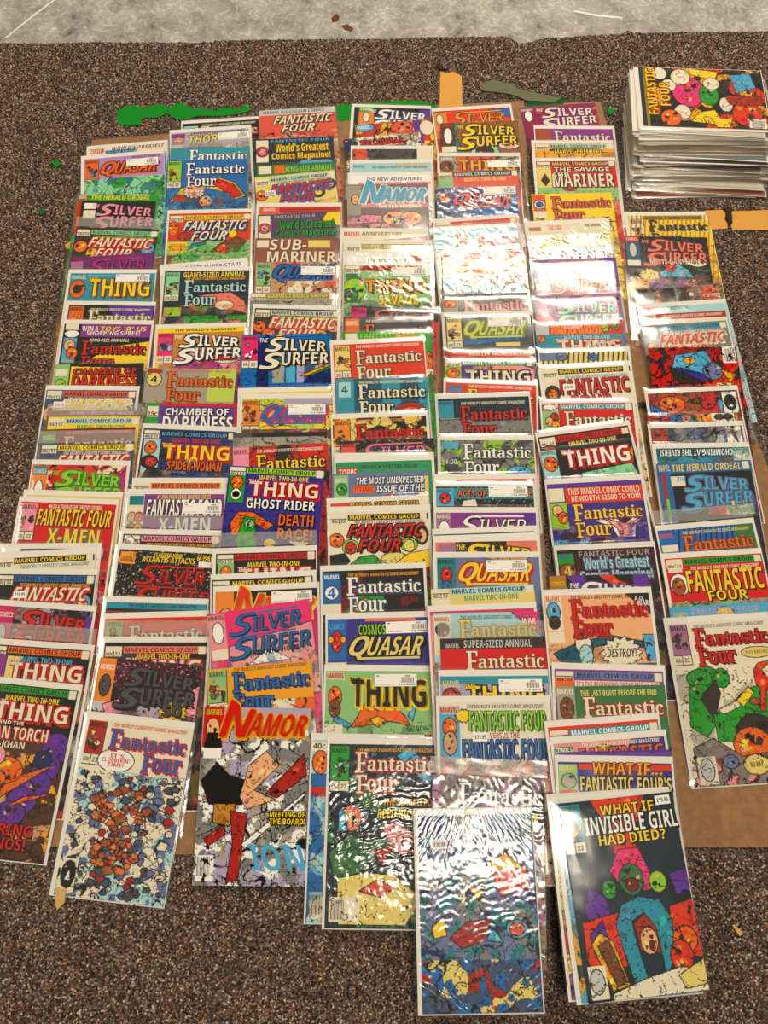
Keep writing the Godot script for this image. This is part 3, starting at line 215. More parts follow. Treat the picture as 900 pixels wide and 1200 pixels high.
	[7, 778.5, 730.6, 901.0, 723.0, "b", "cream comic with red title above green giant mass and orange rock", "cream; wg teal .03; corner mauve brown .02; ff red maroon .07; oval .83 .33 .15 .05 straw; text NO_MORE .72 .31 .94 .345 olive; poly green .1 .7 .14 .5 .3 .42 .42 .5 .4 .62 .3 .7 .34 .95 .2 1.1 .06 1.0; oval .22 .55 .12 .08 green; oval .2 .68 .1 .07 green; oval .44 .56 .07 .09 green; poly bark .2 .75 .36 .58 .4 .7 .3 .95; poly green .3 .9 .5 .82 .6 .72 .75 .66 1 .68 1 1.2 .3 1.15; oval .8 .78 .2 .12 green; oval .72 .8 .05 .03 copper; oval .92 .86 .04 .03 brick; poly cream .36 .86 .6 .76 .56 .84 .4 .9; poly yellow .55 .78 .68 .66 .72 .72 .6 .84; poly flame .76 .52 .82 .44 .96 .42 .84 .5 .9 .62 .84 .72 .8 .9 .76 .88 .8 .68 .76 .64; oval .68 1.12 .2 .2 bark; oval .62 1.2 .18 .16 orange; poly taupe .05 1.2 .25 1.12 .5 1.3 .75 1.28 1 1.2 1 1.55 .05 1.55; art2 1.3 taupe brown rose; oval .62 1.38 .12 .09 straw; text NO_WAY .56 1.35 .68 1.4 bark; oval .38 1.34 .07 .06 steel; box .06 1.28 .24 1.53 cream; oval .15 1.4 .06 .1 silver"],
]

var field := PackedFloat32Array()
var sheets := []            # printed-cover atlases
var sheet_materials := []
var masks := {}
var glyph_cache := {}
var fonts := {}
var taken := {}
var mat := {}
var bags := {}
var rng := RandomNumberGenerator.new()
var cover_count := 0
# buffers of the lettering that is being written
var lv := PackedVector3Array()
var lc := PackedColorArray()
var li := PackedInt32Array()


func _ready() -> void:
	rng.seed = 77
	for k in C:
		C[k] = Color.from_hsv(C[k].h, minf(1.0, C[k].s * 1.15), C[k].v)
	# ---- camera
	var cam := Camera3D.new()
	cam.name = "camera"
	cam.fov = rad_to_deg(2.0 * atan(600.0 / F))
	cam.position = Vector3(0, EYE, 0)
	cam.rotation_degrees = Vector3(-90.0 + TILT, 0, 0)
	cam.near = 0.02
	add_child(cam)
	cam.current = true
	# ---- environment and exposure
	var we := WorldEnvironment.new()
	we.name = "environment"
	var e := Environment.new()
	e.background_mode = Environment.BG_COLOR
	e.background_color = Color(0.02, 0.02, 0.02)
	e.tonemap_mode = Environment.TONE_MAPPER_LINEAR
	e.tonemap_exposure = 1.4
	e.sdfgi_enabled = true
	e.ssao_enabled = true
	e.ssil_enabled = true
	we.environment = e
	add_child(we)
	# ---- ceiling lamps
	make_materials()
	ceiling_lamp(Vector3(0.8, 2.74, -2.6), Vector2(1.5, 0.3), 4.6, "white fluorescent ceiling lamp over the concrete strip")
	ceiling_lamp(Vector3(0.42, 2.74, 0.42), Vector2(0.9, 0.24), 2.2, "white fluorescent ceiling lamp over the front ends of the rows")
	ceiling_lamp(Vector3(-2.5, 2.74, -0.7), Vector2(0.3, 1.3), 2.6, "added white fluorescent ceiling lamp brightening the bare carpet side")  # unseen lamp added to even out the falloff over the left rows
	# ---- the room, the floor and what lies under the comics
	build_room()
	build_floor()
	field.resize(GX * GZ)
	field.fill(0.0055)
	build_cardboard()
	# ---- the comics
	make_masks()
	build_bags()
	var count_in_row := {}
	for c in comics:
		count_in_row[c[0]] = count_in_row.get(c[0], 0) + 1
	var at_in_row := {}
	for c in comics:
		at_in_row[c[0]] = at_in_row.get(c[0], 0) + 1
		build_comic(c, at_in_row[c[0]], count_in_row[c[0]])
	build_stack()
	# ---- litter
	build_litter()
	build_pile()
	finish_sheets()


# ------------------------------------------------------------------ helpers
func pixel(px: float, py: float, h := 0.0) -> Vector3:
	var a := deg_to_rad(TILT)
	var x := (px - 450.0) / F
	var y := -(py - 600.0) / F
	var d := Vector3(x, 0, 0) + Vector3(0, sin(a), -cos(a)) * y + Vector3(0, -cos(a), -sin(a))
	return Vector3(0, EYE, 0) + d * ((h - EYE) / d.y)


func numbered(called: String) -> String:
	var n: int = taken.get(called, 0)
	taken[called] = n + 1
	return called if n == 0 else "%s_%03d" % [called, n]


func thing(called: String, label: String, category: String, group := "") -> Node3D:
	var o := Node3D.new()
	o.name = numbered(called)
	tag(o, label, category, group)
	add_child(o)
	return o


func tag(o: Node, label: String, category: String, group := "") -> void:
	o.set_meta("label", label)
	o.set_meta("category", category)
	if group != "":
		o.set_meta("group", group)


func part(called: String, mesh: Mesh, m: Material, parent: Node) -> MeshInstance3D:
	var o := MeshInstance3D.new()
	o.name = called
	o.mesh = mesh
	o.material_override = m
	parent.add_child(o, true)
	return o


func structure(called: String, mesh: Mesh, m: Material) -> MeshInstance3D:
	var o := part(called, mesh, m, self)
	o.set_meta("kind", "structure")
	return o


func plain(c: Color, rough := 0.8) -> StandardMaterial3D:
	var m := StandardMaterial3D.new()
	m.albedo_color = c
	m.roughness = rough
	m.metallic_specular = 0.25 if rough > 0.3 else 0.5
	return m


func box_mesh(s: Vector3) -> BoxMesh:
	var b := BoxMesh.new()
	b.size = s
	return b


func arrays_mesh(v: PackedVector3Array, idx: PackedInt32Array, col := PackedColorArray(), normals := PackedVector3Array(), uv := PackedVector2Array()) -> ArrayMesh:
	var a := []
	a.resize(Mesh.ARRAY_MAX)
	a[Mesh.ARRAY_VERTEX] = v
	a[Mesh.ARRAY_INDEX] = idx
	if col.size() > 0:
		a[Mesh.ARRAY_COLOR] = col
	if normals.size() == 0:
		normals.resize(v.size())
		normals.fill(Vector3.UP)
	a[Mesh.ARRAY_NORMAL] = normals
	if uv.size() > 0:
		a[Mesh.ARRAY_TEX_UV] = uv
	var m := ArrayMesh.new()
	m.add_surface_from_arrays(Mesh.PRIMITIVE_TRIANGLES, a)
	return m


# a flat polygon (x, z) with thickness, its upper face at y = top
func slab(points: PackedVector2Array, low: float, top: float) -> ArrayMesh:
	var st := SurfaceTool.new()
	st.begin(Mesh.PRIMITIVE_TRIANGLES)
	st.set_smooth_group(-1)
	var tri := Geometry2D.triangulate_polygon(points)
	for k in range(0, tri.size(), 3):
		var a := points[tri[k]]
		var b := points[tri[k + 1]]
		var c := points[tri[k + 2]]
		if (b - a).cross(c - a) < 0.0:
			var t := b
			b = c
			c = t
		for p: Vector2 in [a, b, c]:
			st.add_vertex(Vector3(p.x, top, p.y))
		for p: Vector2 in [a, c, b]:
			st.add_vertex(Vector3(p.x, low, p.y))
	var turn := 1.0 if Geometry2D.is_polygon_clockwise(points) else -1.0
	for k in points.size():
		var p := points[k]
		var q := points[(k + 1) % points.size()]
		if turn > 0:
			var t := p
			p = q
			q = t
		var q4 := [Vector3(p.x, top, p.y), Vector3(q.x, top, q.y), Vector3(q.x, low, q.y), Vector3(p.x, low, p.y)]
		for n in [0, 1, 2, 0, 2, 3]:
			st.add_vertex(q4[n])
	st.generate_normals()
	return st.commit()


# ------------------------------------------------------------------ materials
func make_materials() -> void:
	mat.board = plain(Color8(238, 234, 224), 0.7)
	mat.pages = plain(Color8(222, 212, 190), 0.9)
	mat.edges = []
	for c in [Color8(190, 176, 150), Color8(140, 128, 110), Color8(96, 84, 76), Color8(168, 160, 150), Color8(150, 92, 70), Color8(110, 122, 128), Color8(204, 194, 172)]:
		mat.edges.append(plain(c, 0.9))
	var bag := plain(Color(1, 1, 1, 0.02), 0.12)
	bag.transparency = BaseMaterial3D.TRANSPARENCY_ALPHA
	mat.bag = bag
	var flap := plain(Color(0.86, 0.85, 0.82, 0.3), 0.16)
	flap.transparency = BaseMaterial3D.TRANSPARENCY_ALPHA
	mat.flap = flap
	var ink := plain(Color.WHITE, 0.55)
	ink.vertex_color_use_as_albedo = true
	mat.ink = ink
	var sticker := plain(Color.WHITE, 0.45)
	sticker.vertex_color_use_as_albedo = true
	mat.sticker = sticker
	for f in [["sans", "Droid Sans", 700], ["serif", "Droid Serif", 700], ["thin", "Droid Sans", 400]]:
		var s := SystemFont.new()
		s.font_names = PackedStringArray([f[1]])
		s.font_weight = f[2]
		fonts[f[0]] = s


func ceiling_lamp(at: Vector3, size: Vector2, energy: float, label: String) -> void:
	var o := thing("ceiling_lamp", label, "lamp", "fluorescent lamps on the ceiling")
	o.position = at
	var housing := part("housing", box_mesh(Vector3(size.x + 0.06, 0.05, size.y + 0.06)), plain(Color8(230, 230, 226), 0.5), o)
	housing.position.y = 0.03
	var glow := plain(Color8(250, 248, 240), 0.4)
	glow.emission_enabled = true
	glow.emission = Color(1.0, 0.96, 0.88)
	glow.emission_energy_multiplier = 1.0
	part("diffuser_panel", box_mesh(Vector3(size.x, 0.01, size.y)), glow, o)
	var l := AreaLight3D.new()
	l.name = "lamp_light"
	l.area_size = size
	l.light_energy = energy
	l.light_color = Color(1.0, 0.955, 0.88)
	l.area_range = 12.0
	l.area_attenuation = 2.0
	l.shadow_enabled = true
	l.rotation_degrees = Vector3(-90, 0, 0)
	l.position.y = -0.012
	o.add_child(l)


# ------------------------------------------------------------------ room and floor
func build_room() -> void:
	var paint := plain(Color8(206, 200, 188), 0.9)
	var c := structure("ceiling", box_mesh(Vector3(7.4, 0.2, 8.4)), plain(Color8(224, 221, 214), 0.95))
	c.position = Vector3(0, 2.9, -0.6)
	var a := structure("wall_left", box_mesh(Vector3(0.2, 3.0, 8.4)), paint)
	a.position = Vector3(-3.6, 1.4, -0.6)
	a = structure("wall_right", box_mesh(Vector3(0.2, 3.0, 8.4)), paint)
	a.position = Vector3(3.6, 1.4, -0.6)
	a = structure("wall_back", box_mesh(Vector3(7.0, 3.0, 0.2)), paint)
	a.position = Vector3(0, 1.4, -4.7)
	a = structure("wall_front", box_mesh(Vector3(7.0, 3.0, 0.2)), paint)
	a.position = Vector3(0, 1.4, 3.5)


func build_floor() -> void:
	# bare concrete slab with old adhesive
	var m := StandardMaterial3D.new()
	var n := FastNoiseLite.new()
	n.seed = 5
	n.frequency = 0.02
	n.fractal_octaves = 5
	var n2 := FastNoiseLite.new()
	n2.seed = 9
	n2.frequency = 0.05
	n2.noise_type = FastNoiseLite.TYPE_SIMPLEX
	n2.fractal_type = FastNoiseLite.FRACTAL_RIDGED
	n2.domain_warp_enabled = true
	n2.domain_warp_amplitude = 20.0
	var size := 512
	var a := n.get_seamless_image(size, size)
	var b := n2.get_seamless_image(size, size)
	var img := Image.create(size, size, false, Image.FORMAT_RGB8)
	for y in size:
		for x in size:
			var p := a.get_pixel(x, y).r
			var q := b.get_pixel(x, y).r
			var v := 0.46 + 0.24 * p + (0.22 if q > 0.72 else 0.16 * q) + 0.07 * sin(x * 12.9 + y * 78.2 + sin(x * 3.7) * 9.0)
			var col := Color(v, v * 0.985, v * 0.95)
			if p < 0.2:
				col = col.lerp(Color(0.3, 0.26, 0.2), (0.2 - p) * 4.0)
			elif p > 0.82:
				col = col.lerp(Color(0.72, 0.62, 0.4), (p - 0.82) * 2.5)
			img.set_pixel(x, y, col)
	m.albedo_texture = ImageTexture.create_from_image(img)
	m.roughness = 0.42
	m.uv1_triplanar = true
	m.uv1_world_triplanar = true
	m.uv1_scale = Vector3(1.1, 1.1, 1.1)
	m.heightmap_enabled = true
	m.heightmap_texture = ImageTexture.create_from_image(b)
	m.heightmap_scale = 0.1
	var f := structure("floor", box_mesh(Vector3(7.0, 0.1, 8.0)), m)
	f.position = Vector3(0, -0.05, -0.6)
	# worn carpet whose torn edge leaves a strip of the slab bare
	var edge := [[-500, 57], [-200, 54], [0, 51], [60, 51], [100, 50], [170, 50.5], [250, 50], [253, 48], [300, 47], [350, 46.5], [380, 46], [450, 46], [500, 44], [560, 43.5], [590, 43], [600, 45], [606, 50], [613, 51], [622, 50], [630, 47], [640, 45], [660, 44], [690, 42], [728, 40], [736, 36], [742, 39], [800, 38], [900, 37], [1100, 36], [1400, 34]]
	var pts := PackedVector2Array()
	for q in edge:
		var p := pixel(q[0], q[1], 0.005)
		pts.append(Vector2(p.x, p.z))
	pts.append(Vector2(3.4, -2.0))
	pts.append(Vector2(3.4, 3.3))
	pts.append(Vector2(-3.4, 3.3))
	pts.append(Vector2(-3.4, -2.0))
	mat.carpet_outline = pts
	var o := part("carpet", slab(pts, 0.0, 0.005), carpet_material(), self)
	tag(o, "brown and beige flecked carpet with a torn edge beside bare concrete", "carpet")


func carpet_material() -> StandardMaterial3D:
	var m := StandardMaterial3D.new()
	var size := 1024
	var n := FastNoiseLite.new()
	n.seed = 21
	n.frequency = 0.27
	n.noise_type = FastNoiseLite.TYPE_SIMPLEX
	n.fractal_octaves = 2
	var a := n.get_seamless_image(size, size).get_data()
	n.seed = 48
	n.frequency = 0.01
	n.fractal_octaves = 3
	var broad := n.get_seamless_image(size, size).get_data()
	var r := RandomNumberGenerator.new()
	r.seed = 4
	var tones := [Color8(40, 32, 30), Color8(86, 68, 58), Color8(128, 106, 92), Color8(164, 144, 128), Color8(200, 186, 168), Color8(164, 100, 66), Color8(112, 92, 82), Color8(226, 214, 196)]
	var data := PackedByteArray()
	data.resize(size * size * 3)
	var hd := PackedByteArray()
	hd.resize(size * size)
	for k in size * size:
		var v := 0.5 + 0.6 * (a[k] / 255.0 - 0.5) + r.randf_range(-0.3, 0.3)
		var t: Color
		if v < 0.36:
			t = tones[0]
		elif v < 0.44:
			t = tones[1]
		elif v < 0.5:
			t = tones[6] if r.randf() < 0.6 else tones[5]
		elif v < 0.58:
			t = tones[2]
		elif v < 0.68:
			t = tones[3]
		else:
			t = tones[4] if r.randf() < 0.75 else tones[7]
		var w := 0.6 + 0.22 * broad[k] / 255.0
		data[k * 3] = int(clampf(t.r * w, 0, 1) * 255)
		data[k * 3 + 1] = int(clampf(t.g * w, 0, 1) * 255)
		data[k * 3 + 2] = int(clampf(t.b * w, 0, 1) * 255)
		hd[k] = int(clampf(v, 0, 1) * 255)
	m.albedo_texture = ImageTexture.create_from_image(Image.create_from_data(size, size, false, Image.FORMAT_RGB8, data))
	m.heightmap_enabled = true
	m.heightmap_texture = ImageTexture.create_from_image(Image.create_from_data(size, size, false, Image.FORMAT_L8, hd))
	m.heightmap_scale = 0.18
	m.roughness = 1.0
	m.uv1_triplanar = true
	m.uv1_world_triplanar = true
	m.uv1_scale = Vector3(0.75, 0.75, 0.75)
	return m


func build_cardboard() -> void:
	var n := FastNoiseLite.new()
	n.seed = 31
	n.frequency = 0.05
	n.fractal_octaves = 4
	var img := Image.create(512, 512, false, Image.FORMAT_RGB8)
	var a := n.get_seamless_image(512, 512)
	var r := RandomNumberGenerator.new()
	r.seed = 8
	for y in 512:
		for x in 512:
			var v := 0.86 + 0.2 * a.get_pixel(x, y).r + r.randf_range(-0.05, 0.05) + (0.02 if y % 9 < 2 else 0.0)
			img.set_pixel(x, y, Color(0.62 * v, 0.455 * v, 0.285 * v))
	var m := StandardMaterial3D.new()
	m.albedo_texture = ImageTexture.create_from_image(img)
	m.roughness = 0.7
	m.uv1_triplanar = true
	m.uv1_world_triplanar = true
	m.uv1_scale = Vector3(1.7, 1.7, 1.7)
	var sheets_px := [
		[[[108, 164], [205, 156], [404, 129], [614, 118], [655, 1001], [420, 1003], [195, 1001], [-40, 985], [43, 530]], "brown cardboard sheet under the first rows from the bare carpet edge"],
		[[[622, 121], [704, 119], [712, 150], [742, 300], [768, 472], [668, 472]], "small brown cardboard sheet between the two rows beside the thick stack"],
		[[[672, 482], [872, 477], [905, 560], [955, 700], [1010, 996], [900, 993], [800, 993], [700, 994], [668, 700]], "brown cardboard sheet reaching past the cream comic with the green giant mass"],
	]
	var low := 0.005
	for s in sheets_px:
		var pts := PackedVector2Array()
		for q in s[0]:
			var p := pixel(q[0], q[1], 0.008)
			pts.append(Vector2(p.x, p.z))
		var o := part(numbered("cardboard_sheet"), slab(pts, low, low + 0.003), m, self)
		tag(o, s[1], "cardboard", "cardboard sheets under the comics")
		var wide: PackedVector2Array = Geometry2D.offset_polygon(pts, 0.012)[0]
		for iz in GZ:
			for ix in GX:
				if Geometry2D.is_point_in_polygon(Vector2(GX0 + (ix + 0.5) * GRID, GZ0 + (iz + 0.5) * GRID), wide):
					field[iz * GX + ix] = maxf(field[iz * GX + ix], low + 0.0034)


# ------------------------------------------------------------------ printed covers
func make_masks() -> void:
	var kinds := {"big": [0.009, 0.58], "mid": [0.015, 0.6], "small": [0.03, 0.64], "ink": [0.014, -0.016], "fine": [0.035, -0.014], "spots": [0.22, 0.8]}
	var seed_at := 100
	for k in kinds:
		var n := FastNoiseLite.new()
		n.seed = seed_at
		seed_at += 7
		n.frequency = kinds[k][0]
		n.noise_type = FastNoiseLite.TYPE_SIMPLEX_SMOOTH
		n.fractal_octaves = 2 if k != "spots" else 1
		n.domain_warp_enabled = true
		n.domain_warp_amplitude = 12.0
		n.domain_warp_frequency = 0.03
		var src := n.get_image(400, 500)
		var im := Image.create(400, 500, false, Image.FORMAT_RGBA8)
		var t: float = kinds[k][1]
		for y in 500:
			for x in 400:
				var v := src.get_pixel(x, y).r
				if (t > 0.0 and v > t) or (t < 0.0 and absf(v - 0.5) < -t):
					im.set_pixel(x, y, Color.WHITE)
		masks[k] = im
	var dye := Image.create(400, 500, false, Image.FORMAT_RGBA8)
	masks.dye = dye


func sheet_of(n: int) -> Image:
	while sheets.size() <= n / PER_SHEET:
		var im := Image.create(2048, 2048, false, Image.FORMAT_RGBA8)
		sheets.append(im)
		var m := StandardMaterial3D.new()
		m.roughness = 0.6
		m.metallic_specular = 0.25
		sheet_materials.append(m)
	return sheets[n / PER_SHEET]


func finish_sheets() -> void:
	for k in sheets.size():
		sheet_materials[k].albedo_texture = ImageTexture.create_from_image(sheets[k])


var pen: Image
var pen_at := Vector2i.ZERO
var flipped := false


func paint_box(u0: float, v0: float, u1: float, v1: float, c: Color) -> void:
	if flipped:
		var a := [1.0 - u1, 1.5476 - v1, 1.0 - u0, 1.5476 - v0]
		u0 = a[0]
		v0 = a[1]
		u1 = a[2]
		v1 = a[3]
	span_box(u0 * CELL_W, v0 * CELL_W, u1 * CELL_W, v1 * CELL_W, c)


func span_box(x0: float, y0: float, x1: float, y1: float, c: Color) -> void:
	var a := clampi(roundi(x0), 0, CELL_W)
	var b := clampi(roundi(x1), 0, CELL_W)
	var p := clampi(roundi(y0), 0, CELL_H)
	var q := clampi(roundi(y1), 0, CELL_H)
	if b > a and q > p:
		pen.fill_rect(Rect2i(pen_at.x + a, pen_at.y + p, b - a, q - p), c)


func paint_oval(u: float, v: float, ru: float, rv: float, c: Color) -> void:
	if flipped:
		u = 1.0 - u
		v = 1.5476 - v
	for pass_ in 2:
		var grow := 1.2 if pass_ == 0 else 0.0
		var rx := ru * CELL_W + grow
		var ry := rv * CELL_W + grow
		var cy := v * CELL_W
		for y in range(int(cy - ry), int(cy + ry) + 1):
			var d := 1.0 - pow((y + 0.5 - cy) / ry, 2.0)
			if d > 0.0:
				var w := rx * sqrt(d)
				span_box(u * CELL_W - w, y, u * CELL_W + w, y + 1, C.black if pass_ == 0 else c)
	# busy line art inside a coloured shape; pale balloons and emblems stay blank
	if c.get_luminance() > 0.78 or ru < 0.034:
		return
	var tones := [Color.from_hsv(fposmod(c.h + 0.06, 1.0), c.s, c.v), Color.from_hsv(fposmod(c.h - 0.05, 1.0), c.s, c.v), C.black, C.peach, C.bark, Color.from_hsv(fposmod(c.h + 0.1, 1.0), c.s * 0.8, c.v)]
	for q in 9:
		var at := Vector2(u, v) + Vector2(rng.randf_range(-0.6, 0.6) * ru, rng.randf_range(-0.6, 0.6) * rv)
		var p := PackedVector2Array()
		var start := rng.randf() * TAU
		for t in 5:
			p.append((at + Vector2.from_angle(start + t * TAU / 5.0) * rng.randf_range(0.1, 0.38) * minf(ru, rv)) * CELL_W)
		scan(p, tones[q % 6])


func paint_poly(points: PackedVector2Array, c: Color, line := true) -> void:
	var p := PackedVector2Array()
	for q in points:
		if flipped:
			q = Vector2(1.0 - q.x, 1.5476 - q.y)
		p.append(q * CELL_W)
	if line:
		var bigger := Geometry2D.offset_polygon(p, 1.1)
		for b in bigger:
			scan(b, C.black)
	scan(p, c)
	# flat patches of neighbouring inks and pen strokes, cut to the shape
	if not line or c.get_luminance() > 0.8:
		return
	var lo := p[0]
	var hi := p[0]
	for q in p:
		lo = lo.min(q)
		hi = hi.max(q)
	var size := hi - lo
	if minf(size.x, size.y) < 12.0:
		return
	for q in clampi(int(size.x * size.y / 90.0), 5, 34):
		var at := lo + Vector2(rng.randf() * size.x, rng.randf() * size.y)
		var patch := PackedVector2Array()
		var stroke := q % 3 == 2
		if stroke:
			var d := Vector2.from_angle(rng.randf() * TAU) * rng.randf_range(3.0, 9.0)
			var w := d.orthogonal().normalized() * 0.55
			patch = PackedVector2Array([at - d + w, at + d + w * 0.4, at + d - w * 0.4, at - d - w])
		else:
			var start := rng.randf() * TAU
			for t in 5:
				patch.append(at + Vector2.from_angle(start + t * TAU / 5.0) * rng.randf_range(2.0, 6.5))
		var ink := C.black as Color if stroke else Color.from_hsv(fposmod(c.h + rng.randf_range(-0.05, 0.05), 1.0), clampf(c.s * rng.randf_range(0.8, 1.2), 0, 1), clampf(c.v * rng.randf_range(0.75, 1.2), 0, 1))
		for cut in Geometry2D.intersect_polygons(patch, p):
			scan(cut, ink)


func scan(p: PackedVector2Array, c: Color) -> void:
	var lo := 1e9
	var hi := -1e9
	for q in p:
		lo = minf(lo, q.y)
		hi = maxf(hi, q.y)
	for y in range(maxi(0, int(lo)), mini(CELL_H, int(hi) + 1)):
		var xs := []
		var yy := y + 0.5
		for k in p.size():
			var a := p[k]
			var b := p[(k + 1) % p.size()]
			if (a.y <= yy) != (b.y <= yy):
				xs.append(a.x + (b.x - a.x) * (yy - a.y) / (b.y - a.y))
		xs.sort()
		for k in range(0, xs.size() - 1, 2):
			span_box(xs[k], y, xs[k + 1], y + 1, c)


# lays a colour over the cover wherever the noise of that kind says so
func paint_mask(kind: String, v0: float, v1: float, c: Color) -> void:
	masks.dye.fill(c)
	var y0 := clampi(roundi(v0 * CELL_W), 0, CELL_H)
	var y1 := clampi(roundi(v1 * CELL_W), 0, CELL_H)
	if y1 <= y0:
		return
	var off := Vector2i(rng.randi_range(0, 400 - CELL_W), rng.randi_range(0, 500 - CELL_H))
	pen.blit_rect_mask(masks.dye, masks[kind], Rect2i(off, Vector2i(CELL_W, y1 - y0)), pen_at + Vector2i(0, y0))


func paint_art(v0: float, v1: float, tones: Array) -> void:
	if tones.size() > 1:
		paint_box(0, v0, 1, v1, tones[0])
	var kinds := ["big", "mid", "small", "mid", "small"]
	for k in tones.size() - 1:
		paint_mask(kinds[k], v0, v1, tones[k + 1])
	paint_mask("ink", v0, v1, C.black)
	paint_mask("fine", v0, v1, tones[0].darkened(0.75))


# ------------------------------------------------------------------ lettering
func glyphs(words: String, font: String) -> Dictionary:
	var key := font + words
	if not glyph_cache.has(key):
		var t := TextMesh.new()
		t.text = words
		t.font = fonts[font]
		t.font_size = 32
		t.pixel_size = 0.01
		t.depth = 0.0
		t.curve_step = 3.0 if words.length() < 16 else 7.0
		var a := t.get_mesh_arrays()
		var v: PackedVector3Array = a[Mesh.ARRAY_VERTEX]
		var lo := Vector2(1e9, 1e9)
		var hi := Vector2(-1e9, -1e9)
		for p in v:
			lo = lo.min(Vector2(p.x, p.y))
			hi = hi.max(Vector2(p.x, p.y))
		var q := PackedVector2Array()
		for p in v:
			q.append(Vector2((p.x - lo.x) / (hi.x - lo.x), (hi.y - p.y) / (hi.y - lo.y)))
		glyph_cache[key] = {"at": q, "index": a[Mesh.ARRAY_INDEX]}
	return glyph_cache[key]


# style: [slant, grow at the start, grow at the end, rise]
func letters(words: String, font: String, u0: float, v0: float, u1: float, v1: float, c: Color, outline: Variant = null, style := [0.0, 0.0, 0.0, 0.0], weight := 0.009) -> void:
	var g := glyphs(words, font)
	var at: PackedVector2Array = g.at
	var idx: PackedInt32Array = g.index
	var layers := []
	if outline != null:
		for d: Vector2 in [Vector2(-1, -1), Vector2(1, -1), Vector2(-1, 1), Vector2(1, 1), Vector2(2, 2.4)]:
			layers.append([d * weight, 0.00004, outline])
	layers.append([Vector2.ZERO, 0.00012, c])
	for l in layers:
		var first := lv.size()
		var col: Color = (l[2] as Color).srgb_to_linear()
		for p in at:
			var tall: float = 1.0 + style[1] * (1.0 - p.x) * (1.0 - p.x) + style[2] * p.x
			var v: float = v0 + (v1 - v0) * (1.0 - (1.0 - p.y) * tall) - style[3] * p.x
			var u: float = u0 + (u1 - u0) * p.x + style[0] * (v1 - v0) * (0.5 - p.y)
			u += l[0].x
			v += l[0].y
			if flipped:
				u = 1.0 - u
				v = 1.5476 - v
			lv.append(Vector3((u - 0.5) * W, l[1], v * W))
			lc.append(col)
		for k in idx:
			li.append(first + k)


func bar(u0: float, v0: float, u1: float, v1: float, c: Color, y := 0.00012) -> void:
	var first := lv.size()
	for p in [[u0, v0], [u1, v0], [u1, v1], [u0, v1]]:
		var u: float = p[0]
		var v: float = p[1]
		if flipped:
			u = 1.0 - u
			v = 1.5476 - v
		lv.append(Vector3((u - 0.5) * W, y, v * W))
		lc.append(c.srgb_to_linear())
	for k in [0, 1, 2, 0, 2, 3]:
		li.append(first + k)


func tone(s: String) -> Variant:
	return null if s == "none" else C[s]


# ------------------------------------------------------------------ one cover
func num(a: PackedStringArray, k: int, otherwise: float) -> float:
	return a[k].to_float() if a.size() > k else otherwise


